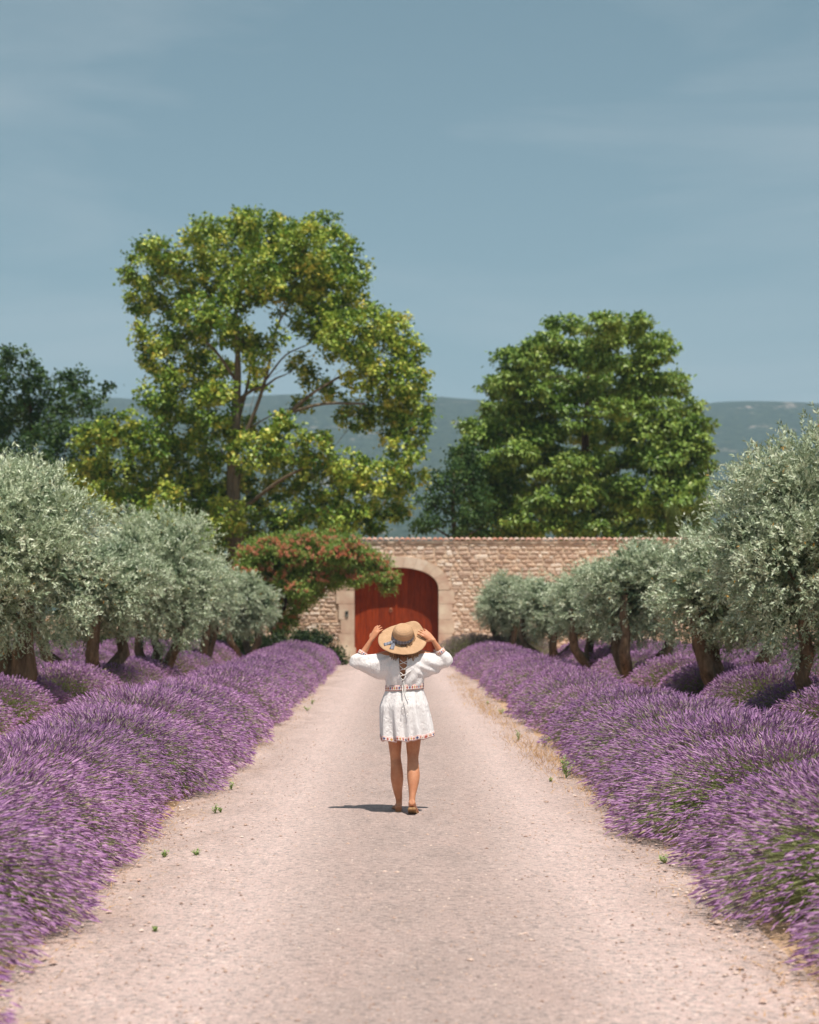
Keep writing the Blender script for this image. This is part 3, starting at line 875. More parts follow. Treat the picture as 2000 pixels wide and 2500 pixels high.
shrub('dark laurel shrub under the flowering tree', 52, [(580,1365,28),(550,1370,28),(600,1350,24),(560,1348,24)], 56.0)
shrub('dark laurel shrub behind the low olive, below the plane tree', 54, [(400,1365,30),(360,1368,30),(330,1350,28),(380,1345,26),(420,1350,24)], 59.0)
shrub('dark laurel shrub behind the tall-crowned olive', 55, [(290,1362,32),(250,1365,32),(225,1350,28),(270,1342,28),(310,1350,24)], 60.0)
shrub('dark laurel shrub between the two nearest olive trunks at the left', 56, [(170,1362,32),(130,1365,32),(105,1350,28),(150,1342,28),(190,1350,26)], 60.5)
shrub('dark laurel shrub below the plane tree trunk', 53, [(500,1365,28),(465,1370,28),(520,1350,24),(440,1365,24),(480,1345,22)], 57.5)
# ------------------------------------------------------------------ olive trees
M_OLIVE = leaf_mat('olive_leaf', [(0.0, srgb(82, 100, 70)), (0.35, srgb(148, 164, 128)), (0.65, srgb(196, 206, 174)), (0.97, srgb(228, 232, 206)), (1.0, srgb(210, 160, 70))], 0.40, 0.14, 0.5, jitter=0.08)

def olive_meshes(seed, lumps, stems, n_twig, leaf_len=0.070, per=16):
    """returns (trunk mesh, crown mesh); local origin at the foot of the trunk"""
    g = np.random.default_rng(seed)
    tb = MB()
    for pts, r0, r1 in stems:
        P = np.array(pts, float); k = 9
        tt = np.linspace(0, 1, len(P)); ti = np.linspace(0, 1, k)
        S = np.stack([np.interp(ti, tt, P[:, d]) for d in range(3)], -1)
        S[1:-1] += g.normal(size=(k - 2, 3)) * 0.025
        S[:, 2] = np.maximum(S[:, 2], -0.02)
        rr = np.interp(ti, [0, 0.12, 0.5, 1], [r0 * 1.5, r0, r0 * 0.8, r1])
        add_tube(tb, S, rr, 11, noise=0.17, rng=g)
        top = S[4:]
        grow_branches(tb, top, rr[4:], [np.array(c) for c, r in lumps if np.linalg.norm(np.array(c)[:2] - P[-1][:2]) < 1.3], g, rmin=0.012, k=0.016)
    C = np.array([c for c, r in lumps]); Rr = np.array([r for c, r in lumps])
    w = Rr ** 2 / np.sum(Rr ** 2)
    ptw = 8; nt = n_twig // ptw; n_twig = nt * ptw                     # twigs grow in sprays
    li = np.repeat(g.choice(len(lumps), nt, p=w), ptw)
    d = unit(np.repeat(rand_dirs(g, nt), ptw, 0) + g.normal(size=(n_twig, 3)) * 0.24)
    cen = C.mean(0); 
    P0 = C[li] + d * Rr[li][:, None] * (np.repeat(g.uniform(0.55, 1.06, nt), ptw)[:, None] + g.uniform(-.06, .06, (n_twig, 1))) * np.array((1, 1, .95))
    gap = sines(seed + 7, 10, 1.6, 5.0, 3)(P0[:, 0], P0[:, 1], P0[:, 2])
    keep = (P0[:, 2] > max(0.88, min(c[2] for c, r in lumps) - 0.55)) & (gap > -0.20)
    P0, d = P0[keep], d[keep]; n = len(P0)
    out = unit(P0 - cen)
    td = unit(d * 0.5 + out * 0.6 + np.array((0, 0, 0.35)) + g.normal(size=(n, 3)) * 0.45)
    hang = P0[:, 2] < 1.6
    td[hang] = unit(td[hang] + np.array((0, 0, -0.45)))
    TL = g.uniform(0.16, 0.34, n); TL[(g.random(n) < 0.05) & (out[:, 2] > 0.4)] = 0.55
    s = np.linspace(0.1, 1, per)
    B = (P0[:, None, :] + td[:, None, :] * (TL[:, None] * s[None])[..., None])
    B[..., 2] -= (0.05 * s ** 2)[None]
    B = B.reshape(-1, 3); D = np.repeat(td, per, 0); m = len(B)
    side = unit(np.cross(D, rand_dirs(g, m)))
    LD = unit(D * 0.75 + side * 0.85)
    N = unit(out.repeat(per, 0) * 0.4 + np.array((0, 0, .55)) + g.normal(size=(m, 3)) * 0.75)
    sc = g.uniform(0.7, 1.2, m)
    tint = np.clip(np.repeat(g.normal(0.52, 0.16, n), per) + g.normal(0, 0.17, m), 0, 0.96)
    tint[g.random(m) < 0.004] = 1.0
    cb = MB()
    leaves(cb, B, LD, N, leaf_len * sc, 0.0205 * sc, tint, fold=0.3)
    k = 260 * len(lumps) // 2                                          # big filler leaves added to block light, inner shade put into their dark tint
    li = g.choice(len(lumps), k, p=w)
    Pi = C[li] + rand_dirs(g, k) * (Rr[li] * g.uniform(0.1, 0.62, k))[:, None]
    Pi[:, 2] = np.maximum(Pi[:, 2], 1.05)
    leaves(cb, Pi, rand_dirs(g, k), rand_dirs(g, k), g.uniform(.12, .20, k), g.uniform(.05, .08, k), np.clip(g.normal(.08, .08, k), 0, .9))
    return tb.mesh('trunk', M_BARK_OLIVE, smooth=True), cb.mesh('crown', M_OLIVE)

def dome_lumps(seed, reach, z0, z1, n=17, shape=1.0):
    """lumps that fill a rounded crown of the given reach between heights z0 and z1"""
    g = np.random.default_rng(seed); L = []
    rx = (reach - 0.2) / 1.08
    zc = (z0 + z1) / 2; amp = (z1 - z0) / 2 - 0.42 * rx - 0.12
    for i in range(n):
        y = 1 - 2 * (i + 0.5) / n; a = i * 2.39996 + g.uniform(-.2, .2)
        rr = math.sqrt(1 - y * y) * (1.0 if y < 0.2 else shape)
        L.append(((math.cos(a) * rr * rx * 0.66, math.sin(a) * rr * rx * 0.66, zc + y * amp), g.uniform(0.34, 0.50) * rx))
    L.append(((0, 0, zc), rx * 0.6))
    return L

def stems2(g, spread=0.45, r0=0.13, top=1.9, n=2):
    S = []
    a0 = g.uniform(0, 6.28)
    for i in range(n):
        a = a0 + i * 6.283 / n + g.uniform(-.4, .4); s = spread * g.uniform(.7, 1.3)
        c, q = math.cos(a), math.sin(a)
        S.append(([(0.07 * c, 0.07 * q, 0), (0.16 * c + .05 * q, 0.16 * q, 0.35), (s * c, s * q, 0.9), (s * 1.1 * c - .08 * q, s * 1.1 * q, top)], r0 * g.uniform(.85, 1.15), r0 * .4))
    return S

gg = np.random.default_rng(77)
OL = []
spec = [dict(rx=1.80, z0=0.92, z1=4.15, n=2, tw=5700, shape=0.9, r0=0.26), dict(rx=1.70, z0=0.78, z1=4.10, n=3, tw=5100, shape=0.92, r0=0.15),
        dict(rx=1.20, z0=0.95, z1=3.15, n=3, tw=3500, shape=1.0, r0=0.15), dict(rx=1.74, z0=0.85, z1=4.25, n=2, tw=5900, shape=0.92, r0=0.15),
        dict(rx=1.24, z0=0.92, z1=3.20, n=3, tw=3500, shape=0.95, r0=0.14)]
for i, s in enumerate(spec):
    OL.append(olive_meshes(900 + i, dome_lumps(60 + i, s['rx'], s['z0'], s['z1'], 17, s['shape']), stems2(gg, 0.42 if s['rx'] > 1.5 else 0.52, s['r0'], 1.9, s['n']), s['tw']))

def olive(px, Y, kind, rotz, scl, label):
    x = (px - 962) * Y / F
    root = empty('olive_tree', (x, Y, 0), rotz, scl)
    tag(root, label, 'olive tree', 'silver-green olive trees beside the path')
    obj('trunk', OL[kind][0], root); obj('crown', OL[kind][1], root)
    return root
# left of the path, nearest first
olive(28, 24.6, 0, 0.4, (1.0, 1.0, 1.0), 'big olive tree with a thick sunlit trunk cut by the left edge of the picture')
olive(215, 31.5, 4, 2.0, (1.2, 1.2, 1.10), 'olive tree half hidden behind the big olive at the left edge')
olive(375, 36.5, 1, 1.1, (1.0, 1.0, 1.0), 'olive tree with a tall crown, in front of the plane tree trunk')
olive(480, 44.0, 2, 4.0, (1.15, 1.15, 1.05), 'low olive tree between the tall-crowned olive and the round farthest one')
olive(600, 51.0, 4, 3.0, (1.02, 1.02, 0.98), 'small round olive tree beside the dark shrubs, farthest on that side')
# right of the path, nearest first
olive(1992, 22.0, 3, 5.2, (1.0, 1.0, 1.0), 'biggest olive tree, its sharp silvery crown cut by the right edge of the picture')
olive(1780, 28.2, 2, 0.6, (1.25, 1.25, 1.04), 'olive tree with a leaning dark trunk, tucked behind the biggest olive')
olive(1550, 35.0, 4, 5.6, (1.16, 1.16, 1.08), 'olive tree with a forked trunk and rounded crown right of the gate')
olive(1455, 42.0, 2, 5.0, (1.2, 1.2, 0.94), 'low olive tree beyond the forked one, against the stone wall')
olive(1345, 48.5, 4, 1.7, (1.15, 1.15, 0.90), 'small olive tree second from the gateway, over the lavender')
olive(1245, 54.5, 2, 3.6, (1.08, 1.08, 0.95), 'smallest olive tree, nearest to the gateway on the right')

# ------------------------------------------------------------------ lavender
def mat_lav(name, stops, sat=1.0):
    m = NT(name)
    a = m.n('Attribute', attribute_name='tint'); oi = m.n('ObjectInfo')
    col = m.ramp(a.outputs['Fac'], stops)
    h = m.n('HueSaturation'); m.l(m.math('ADD', m.math('MULTIPLY', oi.outputs['Random'], 0.24), 0.76), h.inputs['Value'])
    m.l(m.math('ADD', m.math('MULTIPLY', oi.outputs['Random'], 0.022), 0.489), h.inputs['Hue'])
    h.inputs['Saturation'].default_value = sat
    m.l(col, h.inputs['Color'])
    p = m.principled(h.outputs[0], 0.85, spec=0.1)
    t = m.n('BsdfTranslucent'); m.l(h.outputs[0], t.inputs['Color'])
    s = m.n('MixShader'); s.inputs[0].default_value = 0.22
    m.l(p.outputs[0], s.inputs[1]); m.l(t.outputs[0], s.inputs[2])
    return m.done(s)
M_LAVF = mat_lav('lavender_flower', [(0.0, srgb(128, 88, 144)), (0.35, srgb(178, 130, 180)), (0.65, srgb(204, 156, 198)), (0.88, srgb(228, 190, 218)), (0.95, srgb(150, 130, 138)), (1.0, srgb(186, 170, 136))])
M_LAVS = mat_lav('lavender_stem', [(0.0, srgb(118, 130, 78)), (0.5, srgb(160, 166, 110)), (1.0, srgb(198, 194, 152))])
M_LAVL = mat_lav('lavender_leaf', [(0.0, srgb(84, 102, 58)), (0.5, srgb(122, 138, 82)), (1.0, srgb(160, 168, 112))])
M_LAVB = mat_lav('faded_lavender', [(0.0, srgb(126, 108, 112)), (0.5, srgb(160, 142, 140)), (1.0, srgb(190, 174, 164))])

def lavender_meshes(seed, n, Rr, H, rings, nleaf, spike=(0.045, 0.075), flower=1.0, sides=4, srad=1.0, low=0.02):
    g = np.random.default_rng(seed)
    th = g.uniform(0, 6.283, n)
    cz = low + (1 - low) * g.uniform(0.0, 1.0, n) ** 0.85; sz = np.sqrt(1 - cz ** 2)
    lump = sines(seed + 1, 8, 2.0, 6.0, 3)
    dirs = np.stack([sz * np.cos(th), sz * np.sin(th), cz], -1)
    k = (1 + 0.10 * lump(dirs[:, 0] * 1.2, dirs[:, 1] * 1.2, dirs[:, 2] * 1.2)) * g.uniform(0.80, 1.05, n)
    tip = dirs * np.array((Rr, Rr, H)) * k[:, None]
    tip[:, 2] = np.maximum(tip[:, 2], 0.06 + 0.05 * g.random(n))
    P0 = np.stack([g.normal(0, .13, n), g.normal(0, .13, n), g.uniform(0.02, .15, n)], -1) + dirs * np.array((.28, .28, .10))
    P1 = P0 * 0.5 + tip * 0.5; P1[:, 2] += 0.07 + 0.07 * sz
    P1 += g.normal(size=(n, 3)) * 0.03
    L = g.uniform(spike[0], spike[1], n)
    tan = unit(tip - P1); tan = unit(tan + g.normal(size=(n, 3)) * 0.10)
    sb = MB()
    bez = lambda t: (1 - t) ** 2 * P0 + 2 * t * (1 - t) * P1 + t * t * tip
    side = unit(np.cross(tan, rand_dirs(g, n))) * 0.0022 * srad
    A, B, Cc = bez(0.25), bez(0.65), tip
    v = np.stack([A - side, A + side, B + side, B - side, Cc + side * .8, Cc - side * .8], 1).reshape(-1, 3)
    b = np.arange(n)[:, None] * 6
    sb.add(v, np.concatenate([b + np.array([[0, 1, 2, 3]]), b + np.array([[3, 2, 4, 5]])]), None, np.repeat(np.clip(g.normal(.5, .22, n), 0, 1), 6))
    fb = MB()
    sel = g.random(n) < flower
    Tn, Tp, Ls = tan[sel], tip[sel], L[sel]; q = len(Tn)
    u = unit(np.cross(Tn, rand_dirs(g, q))); w = np.cross(Tn, u)
    prof = {7: [(0, .003), (.10, .0095), (.26, .0050), (.42, .0100), (.60, .0058), (.80, .0090), (1, .002)], 6: [(0, .004), (.16, .0085), (.34, .0058), (.55, .0092), (.78, .0075), (1, .002)], 4: [(0, .004), (.3, .0090), (.7, .0090), (1, .002)], 3: [(0, .005), (.45, .0100), (1, .003)]}[rings]
    aa = np.arange(sides) * 2 * math.pi / sides
    ww = g.uniform(.8, 1.25, q) * srad
    V = []
    for t, r in prof:
        tw = aa[None, :] + t * 1.5
        V.append(Tp[:, None, :] + Tn[:, None, :] * (Ls * t)[:, None, None] + (np.cos(tw)[..., None] * u[:, None, :] + np.sin(tw)[..., None] * w[:, None, :]) * (r * ww)[:, None, None])
    V = np.stack(V, 1).reshape(-1, 3)                                 # q, rings, sides
    per = rings * sides; b = (np.arange(q) * per)[:, None, None, None]
    i = (np.arange(rings - 1) * sides)[None, :, None, None]; j = np.arange(sides); j2 = (j + 1) % sides
    quad = np.stack([j, j2, sides + j2, sides + j], -1)[None, None]
    Q = (b + i + quad).reshape(-1, 4)
    tv = np.clip(np.repeat(g.normal(.48, .17, q), per) + g.normal(0, .10, q * per), 0, 0.93)
    ringi = np.tile(np.repeat(np.arange(rings), sides), q)
    if n > 8000: tv[(ringi == 0) & (g.random(q * per) < 0.6)] = 0.97      # green-grey calyces between the whorls
    old = np.repeat(g.random(q) < 0.022, per); tv[old] = 1.0
    fb.add(V, Q, None, tv)
    lb = MB()
    th = g.uniform(0, 6.283, nleaf); cz = g.uniform(0.0, 1.0, nleaf); sz = np.sqrt(1 - cz ** 2)
    dd = np.stack([sz * np.cos(th), sz * np.sin(th), cz], -1)
    P = dd * np.array((Rr, Rr, H)) * g.uniform(0.25, 0.66, (nleaf, 1)); P[:, 2] = np.maximum(P[:, 2], 0.01)
    leaves(lb, P, dd * .8 + np.array((0, 0, .5)) + g.normal(size=(nleaf, 3)) * .5, rand_dirs(g, nleaf), g.uniform(.07, .14, nleaf), g.uniform(.012, .020, nleaf) * (1 + 0.5 * (rings < 6)), np.clip(g.normal(.5, .2, nleaf), 0, 1))
    return lb.mesh('foliage', M_LAVL), sb.mesh('flower_stems', M_LAVS), fb.mesh('flower_spikes', M_LAVF)

LAV_NEAR = [lavender_meshes(500 + i, 8700, 1.10, 0.72, 3, 2000, spike=(0.042, 0.080), srad=0.52, sides=3) for i in range(3)]
LAV_GREEN = [lavender_meshes(520, 8700, 1.14, 0.74, 3, 2400, spike=(0.042, 0.080), flower=0.72, srad=0.52, sides=3)]
LAV_FAR = [lavender_meshes(540 + i, 5200, 1.08, 0.70, 3, 1500, spike=(0.040, 0.070), srad=0.64, sides=3) for i in range(3)]
LAV_MOUND = [lavender_meshes(560 + i, 4200, 1.06, 0.82, 3, 2200, spike=(0.038, 0.066), srad=0.85, low=0.30, sides=3) for i in range(3)]

ORD = ['nearest', 'second', 'third', 'fourth', 'fifth', 'sixth', 'seventh', 'eighth', 'ninth', 'tenth', 'eleventh', 'twelfth', 'thirteenth', 'fourteenth', 'fifteenth', 'sixteenth',
       'seventeenth', 'eighteenth', 'nineteenth', 'twentieth'] + [a + '-' + b for a in ('twenty', 'thirty', 'forty') for b in ('first', 'second', 'third', 'fourth', 'fifth', 'sixth', 'seventh', 'eighth', 'ninth')]
gl = np.random.default_rng(888)
def lav_row(side, row, x0, y0, y1, step, scale, green=(), faded=(), xj=0.12, sj=0.10):
    sname = 'left' if side < 0 else 'right'
    where = {1: f'along the {sname} edge of the path', 2: f'in the second row left of the path' if side < 0 else 'in the second row right of the path',
             3: f'in the third row {sname} of the path, behind the olives', 4: f'in the outermost row {sname} of the path',
             5: 'at the far end of the path, beside the gate', 6: 'at the foot of the wall, behind the lavender rows'}[row]
    y = y0; i = 0
    while y < y1:
        s = scale * gl.uniform(1 - sj, 1 + sj)
        x = side * (x0 + gl.uniform(-xj, xj))
        near = y < 19.0
        if i in green: ms = LAV_GREEN[0]
        else: ms = (LAV_MOUND if row > 1 else LAV_NEAR if near else LAV_FAR)[gl.integers(3)]
        rt = gl.uniform(0, 6.283)
        root = empty('lavender_bush', (x, y, 0), rt, (s, s, s * gl.uniform(.93, 1.07)))
        who = f'{ORD[i]} lavender bush {where}'
        if i in green: who = f'greener {ORD[i]} lavender bush {where}'
        if i in faded: who = f'faded grey-brown lavender bush {where}'
        tag(root, who, 'lavender', f'lavender bushes {where}')
        for nm, me in zip(('foliage', 'flower_stems', 'flower_spikes'), ms):
            o = obj(nm, me, root)
            tag(o, kind='stuff')
            if i in faded and nm == 'flower_spikes':
                o.material_slots[0].link = 'OBJECT'; o.material_slots[0].material = M_LAVB
        y += step * gl.uniform(0.88, 1.12); i += 1
    return i
lav_row(-1, 1, 2.85, 5.6, 55.5, 1.15, 1.0, green=(1, 2))
lav_row(1, 1, 3.02, 6.5, 53.0, 1.62, 1.03, green=(1, 2), sj=0.10, xj=0.08)
lav_row(1, 5, 2.62, 55.0, 55.5, 1.9, 1.25, faded=(0,), sj=0.01)
lav_row(1, 6, 3.95, 55.0, 55.5, 1.9, 1.22, faded=(0,), sj=0.01)
lav_row(-1, 2, 5.45, 16.5, 55.0, 2.15, 0.95, sj=0.12, xj=.2)
lav_row(1, 2, 5.70, 16.5, 54.0, 2.15, 0.98, sj=0.12, xj=.2)
lav_row(-1, 3, 7.6, 27.0, 55.0, 2.2, 1.0, xj=.25)
lav_row(1, 3, 7.8, 26.0, 54.0, 2.2, 1.0, xj=.25)
lav_row(-1, 4, 10.1, 38.0, 55.0, 2.1, 1.05, xj=.3)
lav_row(1, 4, 10.2, 36.0, 54.0, 2.1, 1.05, xj=.3)
# ------------------------------------------------------------------ the walking woman
PX0, PY0 = 0.088, 14.22
def smooth_path(P, k):
    """Catmull-Rom through control rows (any columns)"""
    P = np.asarray(P, float); n = len(P)
    E = np.concatenate([[2 * P[0] - P[1]], P, [2 * P[-1] - P[-2]]])
    out = []
    for i in range(n - 1):
        p0, p1, p2, p3 = E[i], E[i + 1], E[i + 2], E[i + 3]
        for t in np.linspace(0, 1, k, endpoint=False):
            out.append(0.5 * ((2 * p1) + (-p0 + p2) * t + (2 * p0 - 5 * p1 + 4 * p2 - p3) * t * t + (-p0 + 3 * p1 - 3 * p2 + p3) * t ** 3))
    out.append(P[-1]); return np.array(out)

def limb(mb, ctrl, sides=16, k=6, side_dir=None):
    """ctrl rows: x, y, z, half-width (side), half-depth (front/back); rounded ends"""
    S = smooth_path(ctrl, k); P = S[:, :3]; n = len(P)
    tan = unit(np.gradient(P, axis=0))
    a = np.arange(sides) * 2 * math.pi / sides
    sd = np.array(side_dir if side_dir is not None else (1.0, 0, 0))
    rings = []
    def ring(p, t, w, d):
        u = unit(sd - t * np.dot(sd, t)); v = np.cross(t, u)
        return p + np.cos(a)[:, None] * w * u + np.sin(a)[:, None] * d * v
    w0, d0 = S[0, 3], S[0, 4]; w1, d1 = S[-1, 3], S[-1, 4]
    for f in (0.35, 0.75): 
        q = math.sqrt(1 - (1 - f) ** 2); rings.append(ring(P[0] - tan[0] * min(w0, d0) * (1 - f), tan[0], w0 * q, d0 * q))
    for i in range(n): rings.append(ring(P[i], tan[i], S[i, 3], S[i, 4]))
    for f in (0.75, 0.35):
        q = math.sqrt(1 - (1 - f) ** 2); rings.append(ring(P[-1] + tan[-1] * min(w1, d1) * (1 - f), tan[-1], w1 * q, d1 * q))
    V, Q, T = ring_loft(rings); mb.add(V, Q, T)

def ball(mb, c, r, m=14, n=9):
    c = np.array(c); r = np.broadcast_to(np.asarray(r, float), (3,)); rings = []
    for i in range(1, n):
        f = math.pi * i / n
        a = np.arange(m) * 2 * math.pi / m
        rings.append(c + np.stack([np.cos(a) * math.sin(f), np.sin(a) * math.sin(f), np.full(m, -math.cos(f))], -1) * r)
    V, Q, T = ring_loft(rings); mb.add(V, Q, T)

def remeshed(mb, name, voxel, smooth_it, mat):
    """fuses overlapping pieces into one continuous skin"""
    me = mb.mesh(name + '_raw', None, tint=False)
    o = bpy.data.objects.new('tmp', me); COL.objects.link(o)
    r = o.modifiers.new('r', 'REMESH'); r.mode = 'VOXEL'; r.voxel_size = voxel; r.use_smooth_shade = True
    if smooth_it:
        s = o.modifiers.new('s', 'SMOOTH'); s.factor = 0.5; s.iterations = smooth_it
    dg = bpy.context.evaluated_depsgraph_get()
    out = bpy.data.meshes.new_from_object(o.evaluated_get(dg))
    bpy.data.objects.remove(o, do_unlink=True); bpy.data.meshes.remove(me)
    out.name = name
    out.materials.clear(); out.materials.append(mat)
    return out

m = NT('tanned_skin')
n1 = m.noise(14, 4, 0.6, m.coord('Object'))
M_SKIN = m.done(m.principled(m.ramp(n1, [(0.3, srgb(186, 122, 88)), (0.7, srgb(208, 148, 112))]), 0.5, m.bump(m.noise(160), 0.08, 0.002), 0.35, sss=0.12))

bb = MB()
# head, tipped back under the hat
HC = np.array((-0.005, -0.005, 1.492))
ball(bb, HC, (0.072, 0.088, 0.098), 18, 12)
ball(bb, HC + (0, 0.030, -0.050), (0.056, 0.060, 0.062))                # jaw
ball(bb, HC + (0, 0.080, -0.092), (0.022, 0.020, 0.018))                # chin
limb(bb, [(HC[0], HC[1] + .082, HC[2] + .02, .009, .008), (HC[0], HC[1] + .103, HC[2] - .015, .013, .012)], 8, 3)   # nose
ball(bb, HC + (0, 0.087, -0.050), (0.024, 0.010, 0.010))                # lips
ball(bb, HC + (-.030, .074, .030), (.022, .014, .008)); ball(bb, HC + (.030, .074, .030), (.022, .014, .008))       # brow
for s in (-1, 1): ball(bb, HC + (s * 0.074, -0.008, -0.015), (0.010, 0.020, 0.031))                                  # ears
limb(bb, [(-0.004, -0.010, 1.345, .052, .050), (-0.004, -0.010, 1.41, .047, .048), (-0.004, 0.0, 1.46, .048, .052)], 16, 4)   # neck
# trunk of the body
limb(bb, [(0, 0, .80, .135, .095), (0, -.008, .88, .160, .112), (0, 0, .98, .138, .092), (0, .005, 1.07, .118, .082), (0, 0, 1.17, .130, .092), (0, -.004, 1.26, .146, .092), (0, -.004, 1.325, .135, .070), (0, -.004, 1.358, .075, .052)], 24, 6)
# legs: x, y, z, half-width, half-depth
limb(bb, [(-.080, .010, .86, .085, .095), (-.082, .055, .70, .068, .078), (-.078, .085, .56, .053, .060), (-.074, .105, .470, .045, .051), (-.066, .092, .385, .050, .054),
          (-.062, .100, .300, .054, .058), (-.056, .125, .200, .040, .046), (-.046, .145, .120, .028, .034), (-.046, .150, .075, .027, .036)], 18, 6)
limb(bb, [(.078, .000, .86, .085, .095), (.076, .022, .70, .070, .080), (.072, .025, .56, .057, .062), (.070, .010, .480, .047, .052), (.072, -.022, .395, .051, .055),
          (.074, -.052, .325, .053, .057), (.070, -.088, .245, .040, .045), (.064, -.118, .180, .028, .033), (.062, -.128, .145, .027, .034)], 18, 6)
# feet
limb(bb, [(-.050, .118, .045, .030, .032), (-.050, .165, .055, .031, .036), (-.056, .235, .042, .036, .026), (-.063, .300, .028, .043, .016), (-.064, .345, .022, .036, .011)], 14, 5)
limb(bb, [(.060, -.150, .122, .029, .030), (.062, -.112, .108, .031, .036), (.068, -.052, .070, .035, .028), (.076, .010, .036, .042, .019), (.080, .055, .026, .036, .012)], 14, 5)
for s0, fx, fy, fz in ((-1, -.064, .360, .020), (1, .080, .068, .024)):
    for k in range(5):
        q = (k - 2) * 0.0155 * s0
        ln = (0.030, 0.026, 0.024, 0.021, 0.017)[k]
        limb(bb, [(fx - q, fy - .02, fz, .0085 if k else .011, .008), (fx - q * 1.05, fy + ln - abs(k) * .004, fz - .004, .0075 if k else .0105, .007)], 8, 3)
# arms
EL, ER = np.array((-.395, -.005, 1.272)), np.array((.338, -.010, 1.298))
WL, WR = np.array((-.278, .008, 1.462)), np.array((.238, -.045, 1.462))
limb(bb, [(-.120, 0, 1.325, .050, .048), (-.175, 0, 1.322, .047, .045), (-.285, -.003, 1.298, .038, .037), (*EL, .033, .032)], 14, 5, (0, 1, 0))
limb(bb, [(.120, 0, 1.330, .050, .048), (.175, 0, 1.330, .047, .045), (.258, -.003, 1.312, .038, .037), (*ER, .033, .032)], 14, 5, (0, 1, 0))
def forearm(E, W):
    d = W - E
    limb(bb, [(*E, .032, .032), (*(E + d * .25), .034, .031), (*(E + d * .6), .027, .025), (*W, .0205, .0175)], 14, 5, (0, 1, 0))
forearm(EL, WL); forearm(ER, WR)
def hand(W, F_dir, back, side, fingers, thumb):
    """palm from the wrist, five fingers with two bends; back = outward normal of the back of the hand"""
    f = unit(np.array(F_dir, float)); b = np.array(back, float); b = unit(b - f * np.dot(b, f)); s = np.cross(f, b) * side
    pl_ = 0.078
    limb(bb, [(*(W - f * .008), .0200, .0160), (*(W + f * .028), .0300, .0145), (*(W + f * .058), .0370, .0130), (*(W + f * pl_), .0360, .0115)], 14, 4, s)
    for k, (ln, bend1, bend2, spread) in enumerate(fingers):
        p = W + f * (pl_ - .006) + s * (k - 1.5) * 0.0190
        d1 = unit(f + s * spread - b * bend1); d2 = unit(f + s * spread - b * (bend1 + bend2)); d3 = unit(f + s * spread - b * (bend1 + bend2 * 1.8))
        r = 0.0082 - 0.0005 * abs(k - 1)
        q1 = p + d1 * ln * .45; q2 = q1 + d2 * ln * .32; q3 = q2 + d3 * ln * .23
        limb(bb, [(*p, r * 1.05, r), (*q1, r, r * .95), (*q2, r * .92, r * .88), (*q3, r * .75, r * .7)], 9, 4, s)
    p = W + f * 0.022 - s * 0.024
    d1 = unit(f * .75 - s * thumb[0] - b * thumb[1]); d2 = unit(f * .95 - s * thumb[0] * .35 - b * thumb[1] * 1.3)
    limb(bb, [(*p, .0125, .0115), (*(p + d1 * .034), .0105, .0098), (*(p + d1 * .034 + d2 * .028), .0088, .0080)], 9, 4, s)
# left hand: finger tips pinch the brim from above and outside; right hand: fingers lie over the brim
fg = [(.072, .10, .45, -.10), (.078, .05, .40, -.02), (.073, .10, .40, .06), (.060, .18, .42, .16)]
hand(WL, (.48, .12, .86), (-.55, -.72, .40), 1, fg, (.85, .55))
hand(WR, (-.78, .10, .62), (.22, -.88, .42), 1, fg, (.75, .75))
person = obj('person', remeshed(bb, 'person', 0.0046, 3, M_SKIN), None, (PX0, PY0, 0.008))
tag(person, 'woman in a short white dress walking up the path, both hands at her hat', 'person')

# eyes
m = NT('eye'); M_EYE = m.done(m.principled((.75, .74, .72, 1), 0.2))
for s in (-1, 1):
    e = MB(); ball(e, HC + (s * .030, .072, .016), .011, 10, 7)
    obj('eye', e.mesh('eye', M_EYE, smooth=True, tint=False), person)

# hair: a cap under the hat and loose locks that reach the shoulders
M_HAIR = leaf_mat('blond_hair', [(0.0, srgb(84, 58, 40)), (0.5, srgb(150, 112, 78)), (1.0, srgb(212, 176, 132))], 0.45, 0.1, 0.4)
g = np.random.default_rng(5)
hb = MB()
nL = 240
for i in range(nL):
    a = g.uniform(-1.45, 1.45)                      # 0 = straight back
    x0, y0 = math.sin(a) * 0.076, -math.cos(a) * 0.088
    top = HC + (x0, y0 + 0.01, g.uniform(0.02, 0.05))
    ln = g.uniform(0.17, 0.225) if abs(a) > 0.45 else g.uniform(0.15, 0.20)
    end = HC + (x0 * g.uniform(1.1, 1.6) + g.normal(0, .010), -0.100 * math.cos(a * .8) - .012 + g.normal(0, .006), 0.02 - ln)
    mid = (top + end) / 2 + (x0 * .25, y0 * .22, 0.0) + g.normal(size=3) * .006
    t = np.linspace(0, 1, 7)[:, None]
    P = (1 - t) ** 2 * top + 2 * t * (1 - t) * mid + t * t * end + np.concatenate([np.sin(t * 9 + i), np.cos(t * 8 + i * 2), t * 0], 1) * .004 * t
    add_tube(hb, P, np.interp(t[:, 0], [0, .3, .8, 1], [.005, .0075, .0055, .0015]), 5, tint=float(np.clip(g.normal(.18 + .36 * min(1, abs(a) / 1.0), .16), 0, 1)))
c = MB(); ball(c, HC + (0, -.010, .012), (.080, .092, .100), 18, 12)
hb.add(np.concatenate(c.V), np.concatenate(c.Q), np.concatenate(c.T), 0.35)
obj('hair', hb.mesh('hair', M_HAIR, smooth=True), person)

